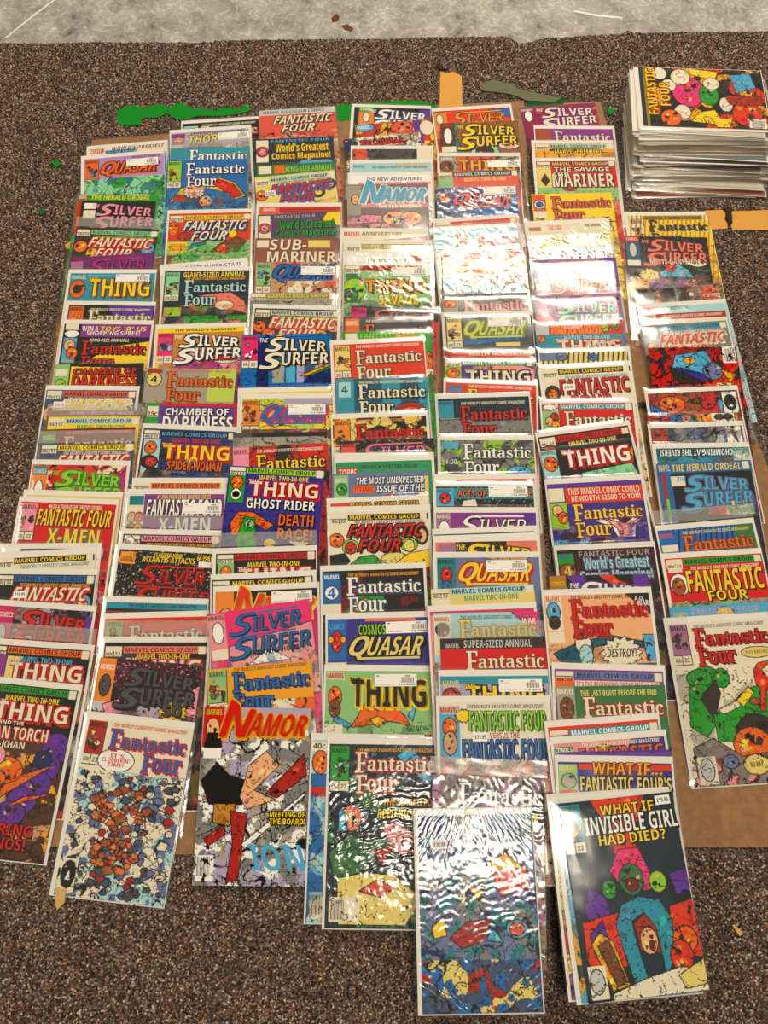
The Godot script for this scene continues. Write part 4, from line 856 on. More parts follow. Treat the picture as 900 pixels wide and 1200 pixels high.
# paints the cover and fills the lettering buffers; gives back what sticks on the bag: [[kind, u, v], ...]
func print_cover(spec: String, n: int) -> Array:
	pen = sheet_of(n)
	var k := n % PER_SHEET
	pen_at = Vector2i((k % PER_ROW) * (CELL_W + 8) + 4, (k / PER_ROW) * (CELL_H + 6) + 3)
	lv.clear()
	lc.clear()
	li.clear()
	var stuck := []
	var items := spec.split(";")
	var ground: Color = C[items[0].strip_edges()]
	pen.fill_rect(Rect2i(pen_at - Vector2i(3, 3), Vector2i(CELL_W + 6, CELL_H + 6)), ground)
	paint_mask("mid", 0.5, 1.55, ground.darkened(0.2))
	for j in range(1, items.size()):
		var a := items[j].strip_edges().split(" ", false)
		match a[0]:
			"banner":
				var v := num(a, 3, 0.03)
				paint_box(0.19, v, 1.0, v + 0.066, C[a[1]])
				paint_box(0.92, v - 0.004, 0.985, v + 0.075, C.cream)
				paint_box(0.01, v, 0.175, v + 0.095, C.cream)
				paint_box(0.01, v + 0.045, 0.175, v + 0.05, C.black)
				paint_box(0.095, v + 0.05, 0.1, v + 0.095, C.black)
				letters("MARVEL COMICS GROUP", "sans", 0.205, v + 0.012, 0.905, v + 0.055, C[a[2]])
				letters("40c", "sans", 0.02, v + 0.054, 0.088, v + 0.088, C.bark)
				letters("53", "sans", 0.115, v + 0.054, 0.16, v + 0.088, C.bark)
			"wg":
				var v := num(a, 2, 0.03)
				letters("THE WORLD'S GREATEST COMIC MAGAZINE!", "sans", 0.25, v, 0.95, v + 0.034, C[a[1]], null, [0.25, 0, 0, 0])
			"ff":
				var v := num(a, 3, 0.07)
				letters("F", "serif", 0.24, v, 0.345, v + 0.18, C[a[1]], tone(a[2]))
				letters("antastic", "serif", 0.35, v + 0.035, 0.965, v + 0.165, C[a[1]], tone(a[2]))
				letters("F", "serif", 0.25, v + 0.2, 0.345, v + 0.36, C[a[1]], tone(a[2]))
				letters("our", "serif", 0.35, v + 0.235, 0.62, v + 0.345, C[a[1]], tone(a[2]))
			"ffr":
				var v := num(a, 3, 0.07)
				letters("F", "serif", 0.24, v, 0.345, v + 0.18, C[a[1]], tone(a[2]))
				letters("antastic", "serif", 0.35, v + 0.035, 0.965, v + 0.165, C[a[1]], tone(a[2]))
				letters("F", "serif", 0.58, v + 0.19, 0.675, v + 0.36, C[a[1]], tone(a[2]))
				letters("our", "serif", 0.68, v + 0.225, 0.95, v + 0.345, C[a[1]], tone(a[2]))
			"f7":
				var v := num(a, 3, 0.13)
				letters("FANTASTIC", "sans", 0.2, v, 0.94, v + 0.135, C[a[1]], tone(a[2]), [0.35, 0, 0, 0], 0.011)
				letters("FOUR", "sans", 0.3, v + 0.155, 0.72, v + 0.28, C[a[1]], tone(a[2]), [0.35, 0, 0, 0], 0.011)
			"ss", "ssm":
				var v := num(a, 3, 0.06)
				letters("THE", "sans", 0.2, v + 0.02, 0.29, v + 0.07, C[a[1]], null, [0.2, 0, 0, 0])
				letters("S", "sans", 0.3, v + 0.01, 0.46, v + 0.19, C[a[1]], tone(a[2]), [0.5, 0, 0, 0], 0.011)
				letters("ILVER", "sans", 0.475, v + 0.02, 0.94, v + 0.17, C[a[1]], tone(a[2]), [0.05, 0.0, -0.25, -0.02], 0.011)
				letters("S", "sans", 0.24, v + 0.2, 0.44, v + 0.4, C[a[1]], tone(a[2]), [0.5, 0, 0, 0], 0.011)
				letters("URFER", "sans", 0.45, v + 0.195, 0.97, v + 0.36, C[a[1]], tone(a[2]), [0.05, 0.0, -0.25, 0.03], 0.011)
			"sl", "slo":
				var hollow: bool = a[0] == "slo"
				var v := num(a, 2 if hollow else 3, 0.05)
				var c: Color = C[a[1]]
				var o: Color = c.darkened(0.45) if hollow else C[a[2]]
				bar(0.46, v, 0.88, v + 0.016, c)
				letters("S", "thin", 0.25, v, 0.42, v + 0.2, c, o, [0.6, 0, 0, 0], 0.008)
				letters("ILVER", "thin", 0.43, v + 0.04, 0.9, v + 0.18, c, o, [0.15, 0, 0, 0], 0.008)
				bar(0.2, v + 0.215, 0.84, v + 0.228, c)
				letters("S", "thin", 0.22, v + 0.23, 0.4, v + 0.43, c, o, [0.6, 0, 0, 0], 0.008)
				letters("URFER", "thin", 0.41, v + 0.25, 0.97, v + 0.4, c, o, [0.15, 0, 0, 0], 0.008)
			"thing":
				var v := num(a, 3, 0.17)
				var h := num(a, 4, 0.175)
				letters("THE", "sans", 0.22, v, 0.33, v + 0.045, C[a[1]], tone(a[2]), [0, 0, 0, 0], 0.004)
				letters("THING", "sans", 0.245, v + 0.02, 0.95, v + h, C[a[1]], tone(a[2]), [0, 0, 0, 0], 0.014)
			"mtio":
				var v := num(a, 2, 0.105)
				letters("MARVEL TWO-IN-ONE", "sans", 0.32, v, 0.84, v + 0.05, C[a[1]])
			"quasar":
				var v := num(a, 3, 0.07)
				letters("Q", "sans", 0.21, v, 0.39, v + 0.23, C[a[1]], tone(a[2]), [0.45, 0, 0, 0], 0.012)
				letters("UASAR", "sans", 0.395, v + 0.01, 0.92, v + 0.19, C[a[1]], tone(a[2]), [0.35, 0, 0, 0], 0.012)
				bar(0.33, v + 0.205, 0.88, v + 0.226, C[a[1]])
			"namor":
				var v := num(a, 3, 0.06)
				letters("N", "sans", 0.2, v + 0.0, 0.44, v + 0.25, C[a[1]], tone(a[2]), [0.4, 0.4, 0, 0], 0.012)
				letters("AMOR", "sans", 0.44, v + 0.03, 0.97, v + 0.24, C[a[1]], tone(a[2]), [0.3, 0, -0.1, 0], 0.012)
			"wgcm":
				var v := num(a, 3, 0.08)
				letters("World's Greatest", "sans", 0.26, v, 0.93, v + 0.13, C[a[1]], tone(a[2]), [0, 0, 0, 0], 0.006)
				letters("Comics Magazine!", "sans", 0.21, v + 0.145, 0.95, v + 0.27, C[a[1]], tone(a[2]), [0, 0, 0, 0], 0.006)
			"corner":
				var v := num(a, 3, 0.02)
				paint_box(0.01, v, 0.185, v + 0.4, C.black)
				paint_box(0.015, v, 0.18, v + 0.3, C[a[1]])
				var f: Color = C[a[2]]
				var shades := [f, f.darkened(0.4), f.lightened(0.35), C.bark, C[a[1]].darkened(0.4)]
				for q in 9:
					var at := Vector2(rng.randf_range(0.045, 0.15), v + rng.randf_range(0.1, 0.27))
					var p := PackedVector2Array()
					for t in 5:
						p.append(at + Vector2.from_angle(t * TAU / 5.0 + rng.randf()) * rng.randf_range(0.012, 0.035))
					paint_poly(p, shades[q % 5], q % 2 == 0)
				paint_box(0.015, v + 0.305, 0.18, v + 0.395, C.cream)
				paint_box(0.09, v + 0.305, 0.096, v + 0.395, C.bark)
				letters("MARVEL", "sans", 0.022, v + 0.012, 0.172, v + 0.058, C.black if f.get_luminance() > 0.2 else C.cream)
				letters("60c", "sans", 0.025, v + 0.33, 0.08, v + 0.37, C.bark)
				letters("22", "sans", 0.11, v + 0.33, 0.16, v + 0.37, C.bark)
			"text":
				letters(a[1].replace("_", " "), "sans", a[2].to_float(), a[3].to_float(), a[4].to_float(), a[5].to_float(), C[a[6]], tone(a[7]) if a.size() > 7 else null, [num(a, 8, 0.0), 0, 0, 0], 0.007)
			"box":
				paint_box(a[1].to_float(), a[2].to_float(), a[3].to_float(), a[4].to_float(), C[a[5]])
			"oval":
				paint_oval(a[1].to_float(), a[2].to_float(), a[3].to_float(), a[4].to_float(), C[a[5]])
			"poly":
				var p := PackedVector2Array()
				for q in range(2, a.size() - 1, 2):
					p.append(Vector2(a[q].to_float(), a[q + 1].to_float()))
				paint_poly(p, C[a[1]])
			"burst":
				var p := PackedVector2Array()
				for q in 28:
					var rr: float = a[3].to_float() * (1.0 if q % 2 == 0 else 0.78)
					p.append(Vector2(a[1].to_float() + cos(q * TAU / 28.0) * rr, a[2].to_float() + sin(q * TAU / 28.0) * rr * 0.75))
				paint_poly(p, C[a[4]])
			"art", "art2":
				var tones := []
				for q in range(2, a.size()):
					tones.append(C[a[q]])
				if a[0] == "art2":
					for t in tones:
						paint_mask("small", a[1].to_float(), 1.55, t)
					paint_mask("ink", a[1].to_float(), 1.55, C.black)
				else:
					paint_art(a[1].to_float(), 1.55, tones)
			"speckle":
				paint_mask("spots", 0.0, 1.55, C[a[1]])
			"hatch":
				for q in range(int(a[1].to_float() * CELL_W), int(a[2].to_float() * CELL_W), 5):
					for x in range(30, CELL_W, 8):
						span_box(x + (q * 3) % 7, q, x + (q * 3) % 7 + 5, q + 1, C[a[3]])
			"stripes":
				for q in range(-60, CELL_W, 9):
					scan(PackedVector2Array([Vector2(q + 40, 0), Vector2(q + 43, 0), Vector2(q + 3, CELL_H), Vector2(q, CELL_H)]), C[a[1]])
			"rubble":
				paint_art(0.45, 1.55, [C.cream, C.ice, C.cream, C.steel])
				var tones := [C.orange, C.copper, C.slate, C.steel, C.pewter, C.brick, C.slate, C.cream]
				for q in 215:
					var cu := rng.randf_range(0.04, 0.96)
					var cv := rng.randf_range(0.48, 1.5)
					var c: Color = tones[rng.randi_range(2, 7)]
					if q >= 130:
						c = tones[rng.randi_range(0, 1)].lightened(rng.randf_range(0.0, 0.2))
						var ang0 := rng.randf() * TAU
						var far := sqrt(rng.randf())
						if q < 175:
							cu = 0.45 + cos(ang0) * far * 0.26
							cv = 0.76 + sin(ang0) * far * 0.2
						else:
							cu = 0.47 + cos(ang0) * far * 0.2
							cv = 1.17 + sin(ang0) * far * 0.14
					var p := PackedVector2Array()
					var rr := rng.randf_range(0.02, 0.055)
					for s in 6:
						var ang := s * TAU / 6.0 + rng.randf_range(-0.4, 0.4)
						p.append(Vector2(cu + cos(ang) * rr * rng.randf_range(0.6, 1.3), cv + sin(ang) * rr * rng.randf_range(0.5, 1.0)))
					paint_poly(p, c)
			"barcode":
				var u := a[1].to_float()
				var v := a[2].to_float()
				for q in 12:
					bar(u + 0.01 * q, v, u + 0.01 * q + (0.006 if q % 3 == 0 else 0.003), v + 0.16, C.black)
			"sticker":
				stuck.append(["sticker", a[1].to_float(), a[2].to_float()])
			"tag":
				stuck.append(["tag", a[1].to_float(), a[2].to_float()])
			_:
				push_error("unknown item " + a[0])
	# busy line art in the cover's own inks
	var from := 0.0 if flipped else 0.47
	var inks := [C.stone]
	for w in spec.replace(";", " ").split(" ", false):
		if C.has(w) and not inks.has(C[w]) and w != "black" and w != "white":
			inks.append(C[w])
	for q in (0 if spec.count("poly") > 2 or spec.contains("rubble") else 3):
		var c: Color = inks[rng.randi_range(0, inks.size() - 1)]
		blend_mask(["mid", "small", "small"][q], from, Color(c.r, c.g, c.b, 0.35))
	paint_mask("fine", from, 1.55, C.black)
	if flipped:
		paint_mask("ink", from, 1.55, C.black)
	return stuck


func blend_mask(kind: String, v0: float, c: Color) -> void:
	masks.dye.fill(c)
	var y0 := clampi(roundi(v0 * CELL_W), 0, CELL_H)
	var off := Vector2i(rng.randi_range(0, 400 - CELL_W), rng.randi_range(0, 500 - CELL_H))
	pen.blend_rect_mask(masks.dye, masks[kind], Rect2i(off, Vector2i(CELL_W, CELL_H - y0)), pen_at + Vector2i(0, y0))


# ------------------------------------------------------------------ bags
func bag_mesh(w: float, l: float, low: float, kind: String, seed_: int) -> ArrayMesh:
	var nx := 18
	var nz := 28
	if kind == "r":
		nx = 84
		nz = 120
	elif kind != "":
		nx = 190
		nz = 280
	var n := FastNoiseLite.new()
	n.seed = seed_
	n.noise_type = FastNoiseLite.TYPE_SIMPLEX_SMOOTH
	n.frequency = 1.0
	n.fractal_octaves = 2
	var r := RandomNumberGenerator.new()
	r.seed = seed_
	var bow := r.randf_range(-1, 1)
	var fold := r.randf_range(0.2, 0.8)
	var st := SurfaceTool.new()
	st.begin(Mesh.PRIMITIVE_TRIANGLES)
	st.set_smooth_group(0)
	for z in nz + 1:
		for x in nx + 1:
			var s := float(x) / nx
			var t := float(z) / nz
			var px := (s - 0.5) * w
			var pz := (t - 0.5) * l
			var h := 0.00045 + 0.00034 * n.get_noise_2d(px * 24.0, pz * 16.0) + 0.00016 * n.get_noise_2d(px * 80.0 + 9.0, pz * 60.0)
			if kind == "r":
				# drawn-tight plastic: ripples that fan from the two ends
				var fan := sin((px * (95.0 + 25.0 * bow) * (1.0 + 1.2 * absf(t - 0.5)) + n.get_noise_2d(px * 14.0, pz * 12.0) * 4.5) * 4.2)
				var across := sin((pz * 150.0 + n.get_noise_2d(px * 16.0 + 5.0, pz * 9.0) * 9.0) * 1.9)
				var mixed := smoothstep(0.12, 0.34, absf(t - fold))
				h += lerpf(0.00016 * across, 0.0002 * fan, mixed) * (0.4 + 0.6 * clampf(n.get_noise_2d(px * 9.0 + 3.0, pz * 9.0) + 0.6, 0, 1))
			elif kind == "fan":
				# ripples that radiate from the middle of both ends, quieter across the waist
				var wob := n.get_noise_2d(px * 26.0, pz * 20.0)
				var up := atan2(px + 0.004, pz + l * 0.5 + 0.05)
				var down := atan2(px - 0.008, l * 0.5 + 0.03 - pz)
				var low_fan := sin(up * 88.0 + wob * 5.0) * (1.0 - smoothstep(0.24, 0.42, t))
				var high_fan := sin(down * 66.0 + wob * 5.0) * smoothstep(0.66, 0.78, t)
				var waist := sin(pz * 620.0 + px * 150.0 + wob * 6.0) * smoothstep(0.26, 0.42, t) * (1.0 - smoothstep(0.56, 0.72, t))
				h += 0.0001 * (low_fan + high_fan) + 0.00007 * waist * clampf(0.5 + wob, 0.0, 1.0)
			elif kind == "arc":
				# long shallow folds bowed across the lower half
				var wob := n.get_noise_2d(px * 20.0, pz * 30.0)
				var arc := sin((pz - 3.0 * px * px + 0.2 * px) * 560.0 + wob * 5.0)
				h += 0.00013 * arc * smoothstep(0.2, 0.34, t) * (1.0 - smoothstep(0.6, 0.8, t)) + 0.00016 * n.get_noise_2d(px * 50.0 + 4.0, pz * 45.0) * smoothstep(0.55, 0.7, t)
			var edge := minf(minf(s, 1.0 - s) * w, minf(t, 1.0 - t) * l)
			var y := lerpf(low, maxf(h, 0.00022), smoothstep(0.0, 0.007, edge))
			y = minf(y, 0.00135 if kind != "" else 0.0007)
			st.add_vertex(Vector3(px, y, pz))
	for z in nz:
		for x in nx:
			var i := z * (nx + 1) + x
			for k in [i, i + 1, i + nx + 2, i, i + nx + 2, i + nx + 1]:
				st.add_index(k)
	st.generate_normals()
	return st.commit()


func build_bags() -> void:
	for k in 7:
		bags["b%d" % k] = bag_mesh(0.181, 0.279, -BOARD - PAGES + 0.0002, "", 300 + k)
		bags["n%d" % k] = bag_mesh(0.177, 0.270, -PAGES + 0.0002, "", 340 + k)
	for k in 4:
		bags["br%d" % k] = bag_mesh(0.183, 0.281, -BOARD - PAGES + 0.0002, "r", 380 + k)
		bags["nr%d" % k] = bag_mesh(0.181, 0.276, -PAGES + 0.0002, "r", 390 + k)
	bags.fan = bag_mesh(0.183, 0.281, -BOARD - PAGES + 0.0002, "fan", 401)
	bags.arc = bag_mesh(0.181, 0.279, -BOARD - PAGES + 0.0002, "arc", 402)
	mat.board_mesh = box_mesh(Vector3(0.176, BOARD, 0.272))
	mat.pages_mesh = box_mesh(Vector3(W - 0.001, PAGES, LEN - 0.001))
	mat.flap_mesh = sheet_mesh(0.176, 0.024)


func sheet_mesh(w: float, l: float) -> ArrayMesh:
	var n := FastNoiseLite.new()
	n.seed = 61
	n.frequency = 1.0
	var st := SurfaceTool.new()
	st.begin(Mesh.PRIMITIVE_TRIANGLES)
	st.set_smooth_group(0)
	for z in 7:
		for x in 21:
			var px := (x / 20.0 - 0.5) * w
			var pz := (z / 6.0 - 0.5) * l
			st.add_vertex(Vector3(px, 0.0006 * n.get_noise_2d(px * 30.0, pz * 60.0), pz))
	for z in 6:
		for x in 20:
			var i := z * 21 + x
			for k in [i, i + 1, i + 22, i, i + 22, i + 21]:
				st.add_index(k)
	st.generate_normals()
	return st.commit()


# ------------------------------------------------------------------ laying the comics down
func height_at(x: float, z: float) -> float:
	var ix := int((x - GX0) / GRID)
	var iz := int((z - GZ0) / GRID)
	if ix < 0 or iz < 0 or ix >= GX or iz >= GZ:
		return 0.0055
	return field[iz * GX + ix]


# the lowest position of a stiff w x l sheet at (x, z), turned by yaw: [height of its centre, slope across, slope along]
func settle(x: float, z: float, yaw: float, w: float, l: float) -> Array:
	var px := PackedFloat32Array()
	var pz := PackedFloat32Array()
	var ph := PackedFloat32Array()
	var cs := cos(yaw)
	var sn := sin(yaw)
	for i in 9:
		for j in 15:
			var lx := (i / 8.0 - 0.5) * w * 0.95
			var lz := (j / 14.0 - 0.5) * l
			px.append(lx)
			pz.append(lz)
			ph.append(height_at(x + lx * cs + lz * sn, z - lx * sn + lz * cs))
	# comics are limp: the near end sinks as far as it can, the far end rides on the ones beneath
	var best := [1e9, 0.0, 0.0]
	for k in range(-40, 9):
		var slope := k * 0.0025
		var a := -1e9
		for q in px.size():
			a = maxf(a, ph[q] - slope * pz[q])
		var cost: float = a + slope * l * 0.5 + 0.1 * absf(slope) * l
		if cost < best[0] - 1e-7:
			best = [cost, slope, a]
	return [best[2], 0.0, best[1]]


func raise_field(x: float, z: float, yaw: float, w: float, l: float, rest: Array, thick: float) -> void:
	var cs := cos(yaw)
	var sn := sin(yaw)
	var reach := (w + l) * 0.5
	for iz in range(int((z - reach - GZ0) / GRID), int((z + reach - GZ0) / GRID) + 1):
		for ix in range(int((x - reach - GX0) / GRID), int((x + reach - GX0) / GRID) + 1):
			if ix < 0 or iz < 0 or ix >= GX or iz >= GZ:
				continue
			var dx := GX0 + (ix + 0.5) * GRID - x
			var dz := GZ0 + (iz + 0.5) * GRID - z
			var lx := dx * cs - dz * sn
			var lz := dx * sn + dz * cs
			if absf(lx) < w * 0.5 + 0.004 and absf(lz) < l * 0.5 + 0.004:
				var h: float = rest[0] + rest[1] * lx + rest[2] * lz + thick + 0.005 * (absf(rest[1]) + absf(rest[2]))
				field[iz * GX + ix] = maxf(field[iz * GX + ix], h)


func ordinal(n: int) -> String:
	var ones := ["", "first", "second", "third", "fourth", "fifth", "sixth", "seventh", "eighth", "ninth", "tenth", "eleventh", "twelfth", "thirteenth", "fourteenth", "fifteenth", "sixteenth", "seventeenth", "eighteenth", "nineteenth"]
	if n < 20:
		return ones[n]
	if n % 10 == 0:
		return ["", "", "twentieth", "thirtieth"][n / 10]
	return ["", "", "twenty-", "thirty-"][n / 10] + ones[n % 10]


func build_comic(c: Array, at: int, of: int) -> void:
	var flags: String = c[5]
	var label: String = c[6]
	var length := label.split(" ").size()
	if length <= 9:
		label += ", %s in its row from the concrete" % ordinal(at)
	elif length <= 12:
		label += ", %s from the concrete" % ordinal(at)
	var o := thing("comic_book", label, "comic book", "bagged comics laid in overlapping rows")
	var boarded := flags.contains("b")
	var loose := flags.contains("u")
	var bw := 0.176 if boarded else W
	var bl := 0.272 if boarded else LEN
	var thick := (BOARD if boarded else 0.0) + PAGES + (0.0003 if loose else (0.0017 if flags.contains("r") else SLACK)) + (0.0006 if c[7].contains("sticker") or c[7].contains("tag ") else 0.0)
	# where the middle of the print's upper edge lies, found twice: the second time at the height at which it came to rest
	var h := 0.015
	var rest := []
	var mid: Vector3
	var yaw := 0.0
	var centre: Vector2
	for again in 3:
		var l := pixel(c[1], c[2], h)
		var r := pixel(c[3], c[4], h)
		mid = (l + r) * 0.5
		yaw = atan2(-(r.z - l.z), r.x - l.x)
		var back := LEN * 0.5 - (0.004 if boarded else 0.0)
		centre = Vector2(mid.x + sin(yaw) * back, mid.z + cos(yaw) * back)
		rest = settle(centre.x, centre.y, yaw, bw, bl)
		h = rest[0] - rest[2] * bl * 0.5 + thick - 0.0005
	raise_field(centre.x, centre.y, yaw, bw, bl, rest, thick)
	lay(o, centre, yaw, rest)
	dress(o, flags, c[7], bl)


func lay(o: Node3D, centre: Vector2, yaw: float, rest: Array) -> void:
	var x := Vector3(1, rest[1], 0).normalized()
	var z := Vector3(0, rest[2], 1).normalized()
	var y := z.cross(x).normalized()
	z = x.cross(y)
	o.transform = Transform3D(Basis(Vector3.UP, yaw) * Basis(x, y, z), Vector3(centre.x, rest[0], centre.y))


# board, pages, printed cover, lettering, bag and stickers; the origin is the middle of the underside
func dress(o: Node3D, flags: String, spec: String, bl: float) -> void:
	var boarded := flags.contains("b")
	var loose := flags.contains("u")
	flipped = flags.contains("z")
	var y := 0.0
	var shift := rng.randf_range(-0.0015, 0.003) if boarded else 0.0
	var top := -bl * 0.5 + (0.010 if boarded else 0.0)
	if boarded:
		var b := part("backing_board", mat.board_mesh, mat.board, o)
		b.position.y = BOARD * 0.5
		y = BOARD
	var pages := part("pages", mat.pages_mesh, mat.pages, o)
	pages.position = Vector3(shift, y + PAGES * 0.5 - 0.0001, top + LEN * 0.5)
	y += PAGES
	var n := cover_count
	cover_count += 1
	var stuck := print_cover(spec, n)
	var cover := part("cover", cover_mesh(), sheet_materials[n / PER_SHEET], o)
	cover.position = Vector3(shift, y, top)
	if lv.size() > 0:
		part("lettering", arrays_mesh(lv, li, lc), mat.ink, cover)
	var holder: Node3D = cover
	if not loose:
		var key := ("b" if boarded else "n")
		var pick := key + str(rng.randi_range(0, 6))
		if flags.contains("r"):
			pick = key + "r" + str(rng.randi_range(0, 3))
		if flags.contains("F"):
			pick = "fan"
		elif flags.contains("A"):
			pick = "arc"
		var bag := part("bag", bags[pick], mat.bag, o)
		bag.position = Vector3(0, y + 0.00018, -0.001)
		holder = bag
		if flags.contains("f"):
			var f := part("bag_flap", mat.flap_mesh, mat.flap, bag)
			f.position = Vector3(0, 0.0004, -bl * 0.5 - 0.013)
	for s in stuck:
		var t := part("price_sticker" if s[0] == "sticker" else "price_tag", sticker_mesh(s[0] == "sticker"), mat.sticker, holder)
		t.position = Vector3(shift + (s[1] - 0.5) * W, y + (0.0017 if flags.contains("r") else 0.001), top + s[2] * W) - holder.position
		t.rotation.y = rng.randf_range(-0.02, 0.02)


func cover_mesh() -> ArrayMesh:
	var p := Vector2(pen_at) / 2048.0
	var q := p + Vector2(CELL_W, CELL_H) / 2048.0
	var v := PackedVector3Array([Vector3(-W / 2, 0, 0), Vector3(W / 2, 0, 0), Vector3(W / 2, 0, LEN), Vector3(-W / 2, 0, LEN), Vector3(-W / 2, -0.0006, 0), Vector3(W / 2, -0.0006, 0), Vector3(W / 2, -0.0006, LEN), Vector3(-W / 2, -0.0006, LEN)])
	var uv := PackedVector2Array([p, Vector2(q.x, p.y), q, Vector2(p.x, q.y), p, Vector2(q.x, p.y), q, Vector2(p.x, q.y)])
	var normals := PackedVector3Array()
	normals.resize(8)
	normals.fill(Vector3.UP)
	return arrays_mesh(v, PackedInt32Array([0, 1, 2, 0, 2, 3, 0, 4, 1, 1, 4, 5, 1, 5, 2, 2, 5, 6, 2, 6, 3, 3, 6, 7, 3, 7, 0, 0, 7, 4]), PackedColorArray(), normals, uv)


var sticker_cache := {}


func sticker_mesh(large: bool) -> ArrayMesh:
	if not sticker_cache.has(large):
		var keep := flipped
		flipped = false
		lv.clear()
		lc.clear()
		li.clear()
		if large:
			bar(0.5, 0, 0.9, 0.115, C.white, 0.0)
			bar(0.515, 0.012, 0.545, 0.022, C.grey, 0.00006)
			bar(0.515, 0.03, 0.6, 0.036, C.silver, 0.00006)
			bar(0.515, 0.095, 0.66, 0.101, C.silver, 0.00006)
			for q in 14:
				bar(0.755 + q * 0.0085, 0.03, 0.755 + q * 0.0085 + (0.0055 if q % 3 == 1 else 0.003), 0.08, C.bark, 0.00006)
			letters("404", "sans", 0.79, 0.008, 0.84, 0.026, C.bark)
			letters("11.8.40000", "sans", 0.73, 0.088, 0.885, 0.104, C.bark)
		else:
			bar(0.5, 0, 0.63, 0.075, C.white, 0.0)
			letters("\u00a319.95", "sans", 0.515, 0.02, 0.615, 0.055, C.bark)
		sticker_cache[large] = arrays_mesh(lv.duplicate(), li.duplicate(), lc.duplicate())
		flipped = keep
	return sticker_cache[large]


# ------------------------------------------------------------------ the thick stack beside the rows
func build_stack() -> void:
	var n := 38
	var r := RandomNumberGenerator.new()
	r.seed = 12
	var h := 0.0056
	var t := BOARD + PAGES + 0.0007
	var high := n * t + h
	# the stack slumps: the lower comics lie further towards the rows
	var low_at := pixel(818.0, 232.0, 0.01)
	var high_at := pixel(831.0, 153.0, high)
	var spec := "gold; text FANTASTIC .2 .08 .98 .2 yellow brick; box 0 0 1 .05 black; box 0 .04 1 .075 olive; box .0 .0 .18 .1 cream; text FOUR .35 .24 .75 .36 yellow brick; art .07 black flame gold bark; box 0 .0 1 .05 ink; box 0 .05 1 .085 olive; oval .6 .6 .25 .2 hotpink; oval .55 .85 .17 .12 green; oval .9 .26 .1 .09 cream; oval .7 .36 .1 .09 cream; oval .85 .52 .13 .12 cream; oval .25 .5 .12 .1 cream; oval .15 .35 .13 .12 orange; poly yellow .9 .65 1 .65 .95 1 .8 .95; poly yellow .1 .6 .25 .7 .3 .9 .05 1; poly yellow .02 .9 .15 .85 .15 1.1 .02 1.05; oval .75 .9 .1 .1 cream; oval .4 1.05 .12 .08 cream; poly sky .6 1.2 .9 1.15 .95 1.4 .7 1.45; oval .25 1.3 .2 .18 flame; poly brick .4 1.1 .55 1.05 .55 1.5 .4 1.5; box .02 1.3 .16 1.52 white; barcode .03 1.33"
	for k in n:
		var f := pow(float(k) / (n - 1), 0.8)
		var front := low_at.z + (high_at.z - low_at.z) * f
		var label := "bagged comic in the thick stack, %s from the bottom" % ordinal(k + 1)
		var o := thing("comic_book", label if k < n - 1 else "comic with black border and yellow title on top of the thick stack", "comic book", "bagged comics in the thick stack")
		var yaw := PI * 0.5 + r.randf_range(-0.05, 0.05) - 0.03
		var x := 0.0
		if k > n - 5:
			x = (k - n + 2) * 0.007 - 0.004
		x += low_at.x + (high_at.x - low_at.x) * f + r.randf_range(-0.011, 0.011) + (0.02 if k % 7 == 3 else 0.0)
		if k == n - 1:
			yaw = PI * 0.5 - 0.045
		o.transform = Transform3D(Basis(Vector3.UP, yaw), Vector3(x, h, front - 0.088 + r.randf_range(-0.006, 0.006)))
		raise_field(o.position.x, o.position.z, yaw, 0.176, 0.272, [h, 0.0, 0.0], 0.001)
		h += t
		if k == n - 1:
			dress(o, "b", spec, 0.272)
		else:
			var b := part("backing_board", mat.board_mesh, mat.board if k > n - 7 or r.randf() < 0.25 else mat.edges[[0, 3, 6][r.randi_range(0, 2)]], o)
			b.position.y = BOARD * 0.5
			var p := part("pages", mat.pages_mesh, mat.edges[r.randi_range(0, 6)], o)
			p.position = Vector3(r.randf_range(-0.003, 0.003), BOARD + PAGES * 0.5, 0.003)
			var s := part("bag", bags["b%d" % (k % 7)], mat.bag, o)
			s.position = Vector3(0, BOARD + PAGES + 0.0001, 0)
			s.scale = Vector3(1, 0.8, 1)


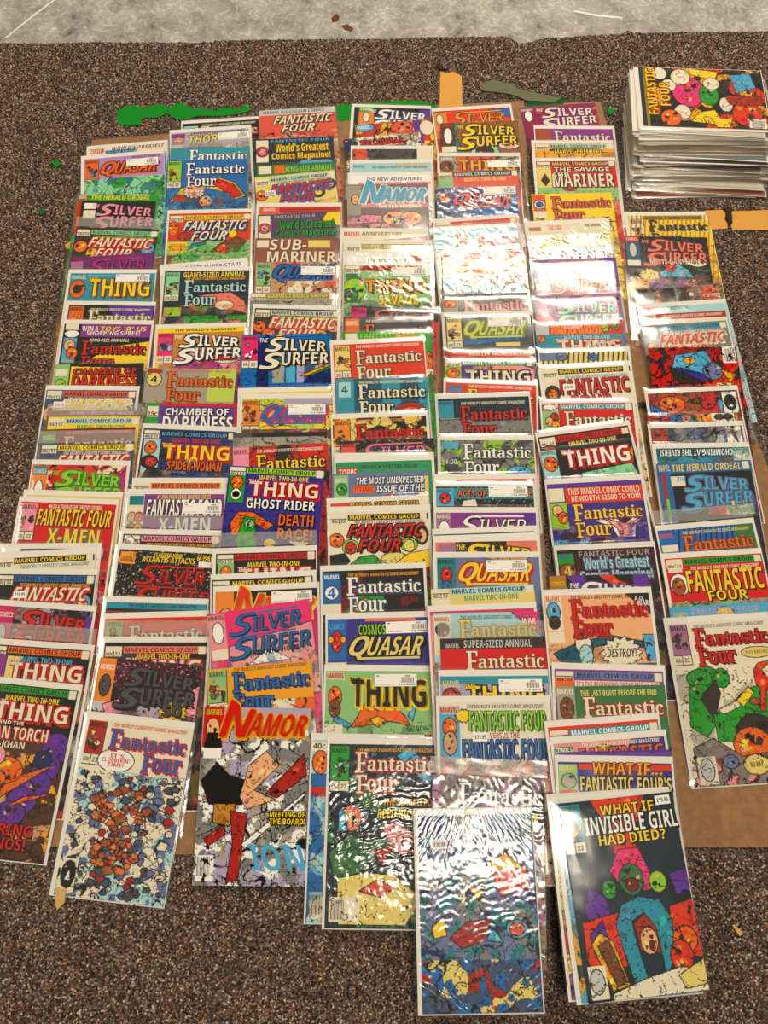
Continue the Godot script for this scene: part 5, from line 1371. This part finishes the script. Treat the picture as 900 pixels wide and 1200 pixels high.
# ------------------------------------------------------------------ the pile of the carpet, where nothing covers it
func build_pile() -> void:
	var st := SurfaceTool.new()
	st.begin(Mesh.PRIMITIVE_TRIANGLES)
	st.set_smooth_group(0)
	# one leaning tuft: a five-sided bundle that swells a little and comes to a blunt tip
	var rings := [[0.0, 0.0012, 0.0], [0.002, 0.0017, 0.0003], [0.0036, 0.0013, 0.0009], [0.0044, 0.0, 0.0014]]
	for q in rings:
		for k in 5:
			st.add_vertex(Vector3(cos(k * TAU / 5.0) * q[1] + q[2], q[0], sin(k * TAU / 5.0) * q[1]))
	for j in 3:
		for k in 5:
			var a := j * 5 + k
			var b := j * 5 + (k + 1) % 5
			for i in [a, a + 5, b, b, a + 5, b + 5]:
				st.add_index(i)
	st.generate_normals()
	var r := RandomNumberGenerator.new()
	r.seed = 90
	var yarn := [Color8(44, 34, 30), Color8(78, 60, 50), Color8(112, 90, 76), Color8(150, 128, 110), Color8(188, 170, 150), Color8(152, 92, 58), Color8(96, 78, 68), Color8(66, 54, 50)]
	var share := [0.17, 0.33, 0.5, 0.66, 0.76, 0.84, 0.94, 1.01]
	for k in yarn.size():
		yarn[k] = yarn[k].srgb_to_linear() * 1.12
	var buffer := PackedFloat32Array()
	var count := 0
	var step := 0.0031
	var z := -2.02
	while z < 0.42:
		var half := 0.72 + 0.13 * (0.42 - z) + 0.12
		var x := -half
		while x < half:
			var px := x + r.randf_range(-0.0014, 0.0014)
			var pz := z + r.randf_range(-0.0014, 0.0014)
			x += step
			if height_at(px, pz) > 0.0056 or not Geometry2D.is_point_in_polygon(Vector2(px, pz), mat.carpet_outline):
				continue
			var turn := r.randf() * TAU
			var size := r.randf_range(0.8, 1.25)
			var cs := cos(turn) * size
			var sn := sin(turn) * size
			var pick := r.randf()
			var n := 0
			while pick > share[n]:
				n += 1
			var c: Color = yarn[n]
			var d := r.randf_range(0.8, 1.15)
			buffer.append_array([cs, 0.0, sn, px, 0.0, r.randf_range(0.65, 1.0) * 0.9, 0.0, 0.0042, -sn, 0.0, cs, pz, c.r * d, c.g * d, c.b * d, 1.0])
			count += 1
		z += step
	var mm := MultiMesh.new()
	mm.transform_format = MultiMesh.TRANSFORM_3D
	mm.use_colors = true
	mm.mesh = st.commit()
	mm.instance_count = count
	mm.buffer = buffer
	var o := MultiMeshInstance3D.new()
	o.name = "carpet_pile"
	o.multimesh = mm
	var m := plain(Color.WHITE, 1.0)
	m.vertex_color_use_as_albedo = true
	m.metallic_specular = 0.1
	m.rim_enabled = true
	m.rim = 0.5
	m.rim_tint = 0.3
	o.material_override = m
	o.set_meta("kind", "stuff")
	tag(o, "short flecked brown, beige and rust carpet pile", "carpet pile")
	add_child(o)


# ------------------------------------------------------------------ scraps on the carpet
func scrap(called: String, label: String, category: String, points: Array, m: Material, thick: float, group := "", lift := 0.0088) -> void:
	var pts := PackedVector2Array()
	for q in points:
		var p := pixel(q[0], q[1], lift)
		pts.append(Vector2(p.x, p.z))
	var o := part(numbered(called), slab(pts, lift, lift + thick), m, self)
	tag(o, label, category, group)


func build_litter() -> void:
	var green := plain(Color8(22, 140, 40), 0.7)
	scrap("paper_scrap", "long torn strip of bright green paper on the carpet", "paper", [[137, 131], [146, 125], [155, 123], [168, 127], [182, 123], [191, 122], [197, 128], [205, 122], [214, 121], [226, 127], [240, 127], [252, 130], [262, 126], [280, 128], [288, 123], [296, 128], [290, 131], [278, 134], [262, 136], [245, 136], [232, 136], [222, 139], [212, 141], [203, 138], [196, 133], [185, 138], [170, 138], [166, 140], [165, 147], [152, 147], [138, 146]], green, 0.0006, "green paper scraps")
	scrap("paper_scrap", "green paper strip between the comics with salmon and black tops", "paper", [[392, 128], [398, 123], [424, 121], [470, 118], [496, 119], [512, 124], [510, 140], [480, 142], [420, 140], [394, 142]], green, 0.0006, "green paper scraps", 0.0082)
	scrap("paper_scrap", "dark green paper piece beside the magenta comic", "paper", [[618, 118], [628, 114], [640, 116], [650, 116], [662, 113], [660, 122], [640, 130], [620, 130]], plain(Color8(16, 88, 28), 0.7), 0.0006, "green paper scraps", 0.0082)
	scrap("paper_scrap", "small folded green paper bit lying apart on bare carpet", "paper", [[60, 190], [66, 188], [72, 193], [66, 197]], green, 0.002, "green paper scraps")
	scrap("paper_scrap", "tiny green paper bit between the thick stack and the magenta comic", "paper", [[712, 128], [721, 127], [717, 134], [713, 135]], green, 0.001, "green paper scraps")
	scrap("paper_scrap", "tiny teal paper bit on the bare carpet", "paper", [[46, 247], [51, 245], [53, 250], [49, 252]], plain(Color8(20, 110, 80), 0.7), 0.001, "green paper scraps")
	var tape := plain(Color8(226, 164, 76), 0.55)
	scrap("tape_strip", "upright strip of yellow tape above the red comic with yellow title", "tape", [[516, 84], [524, 86], [531, 84], [541, 89], [542, 124], [544, 131], [515, 131]], tape, 0.0004, "yellow tape strips")
	scrap("tape_strip", "long yellow tape strip beyond the yellow comic with olive banner", "tape", [[826, 247], [846, 246], [851, 250], [849, 257], [853, 263], [852, 268], [829, 269]], tape, 0.0004, "yellow tape strips")
	scrap("tape_strip", "torn yellow tape strip below the thick stack", "tape", [[856, 248], [905, 246], [910, 270], [858, 269], [856, 262], [859, 255]], tape, 0.0004, "yellow tape strips")
	scrap("tape_strip", "small yellow tape bit beside the green comic with black panel", "tape", [[76, 287], [83, 283], [85, 291], [78, 292]], tape, 0.0006, "yellow tape strips")
	scrap("carpet_scrap", "ragged olive grey backing scrap on the carpet", "scrap", [[562, 103], [570, 96], [580, 94], [590, 97], [600, 99], [606, 104], [618, 108], [630, 110], [646, 113], [657, 116], [648, 121], [632, 119], [616, 118], [606, 113], [594, 110], [578, 108], [566, 107]], plain(Color8(112, 116, 88), 0.8), 0.0015)
	var wood := plain(Color8(214, 170, 110), 0.8)
	scrap("wood_splinter", "pale wooden splinter under the cream comic with rubble", "splinter", [[66, 1040], [78, 1042], [76, 1058], [68, 1066], [65, 1060]], wood, 0.003, "pale splinters on the carpet")
	scrap("wood_splinter", "short pale splinter on the carpet beyond the dark question comic", "splinter", [[857, 1084], [860, 1083], [870, 1094], [866, 1097]], wood, 0.003, "pale splinters on the carpet")
	scrap("paint_line", "thin white paint line across bare concrete", "paint", [[6, 44], [8, 44.5], [40, 19], [73, -6], [70, -6], [38, 18]], plain(Color8(240, 238, 230), 0.6), 0.0004, "", 0.0004)
	scrap("paint_line", "faint white paint line on the concrete by the torn carpet bulge", "paint", [[672, 12], [700, 17], [728, 20], [730, 22], [700, 19.5], [672, 14]], plain(Color8(240, 238, 230), 0.6), 0.0004, "", 0.0004)
	var dirt := plain(Color8(60, 44, 34), 0.9)
	scrap("dirt_clump", "dark fibre clump beside the yellow tape on the carpet", "debris", [[511, 77], [514, 75], [518, 80], [524, 82], [518, 83], [514, 81]], dirt, 0.003, "dark fibre clumps")
	scrap("dirt_clump", "dark fibre clump between torn tape strips", "debris", [[849, 245], [853, 243], [858, 246], [856, 254], [858, 262], [853, 265], [851, 256]], dirt, 0.003, "dark fibre clumps", 0.0094)
	scrap("dirt_clump", "rust brown stain flake on bare concrete", "debris", [[388, 22], [394, 16], [398, 20], [396, 25], [390, 26]], plain(Color8(110, 66, 40), 0.9), 0.001, "dark fibre clumps", 0.0002)
	scrap("dirt_clump", "long brown stain flake near the torn carpet edge", "debris", [[400, 30], [408, 29], [414, 34], [412, 37], [404, 35]], plain(Color8(110, 70, 46), 0.9), 0.001, "dark fibre clumps", 0.0002)
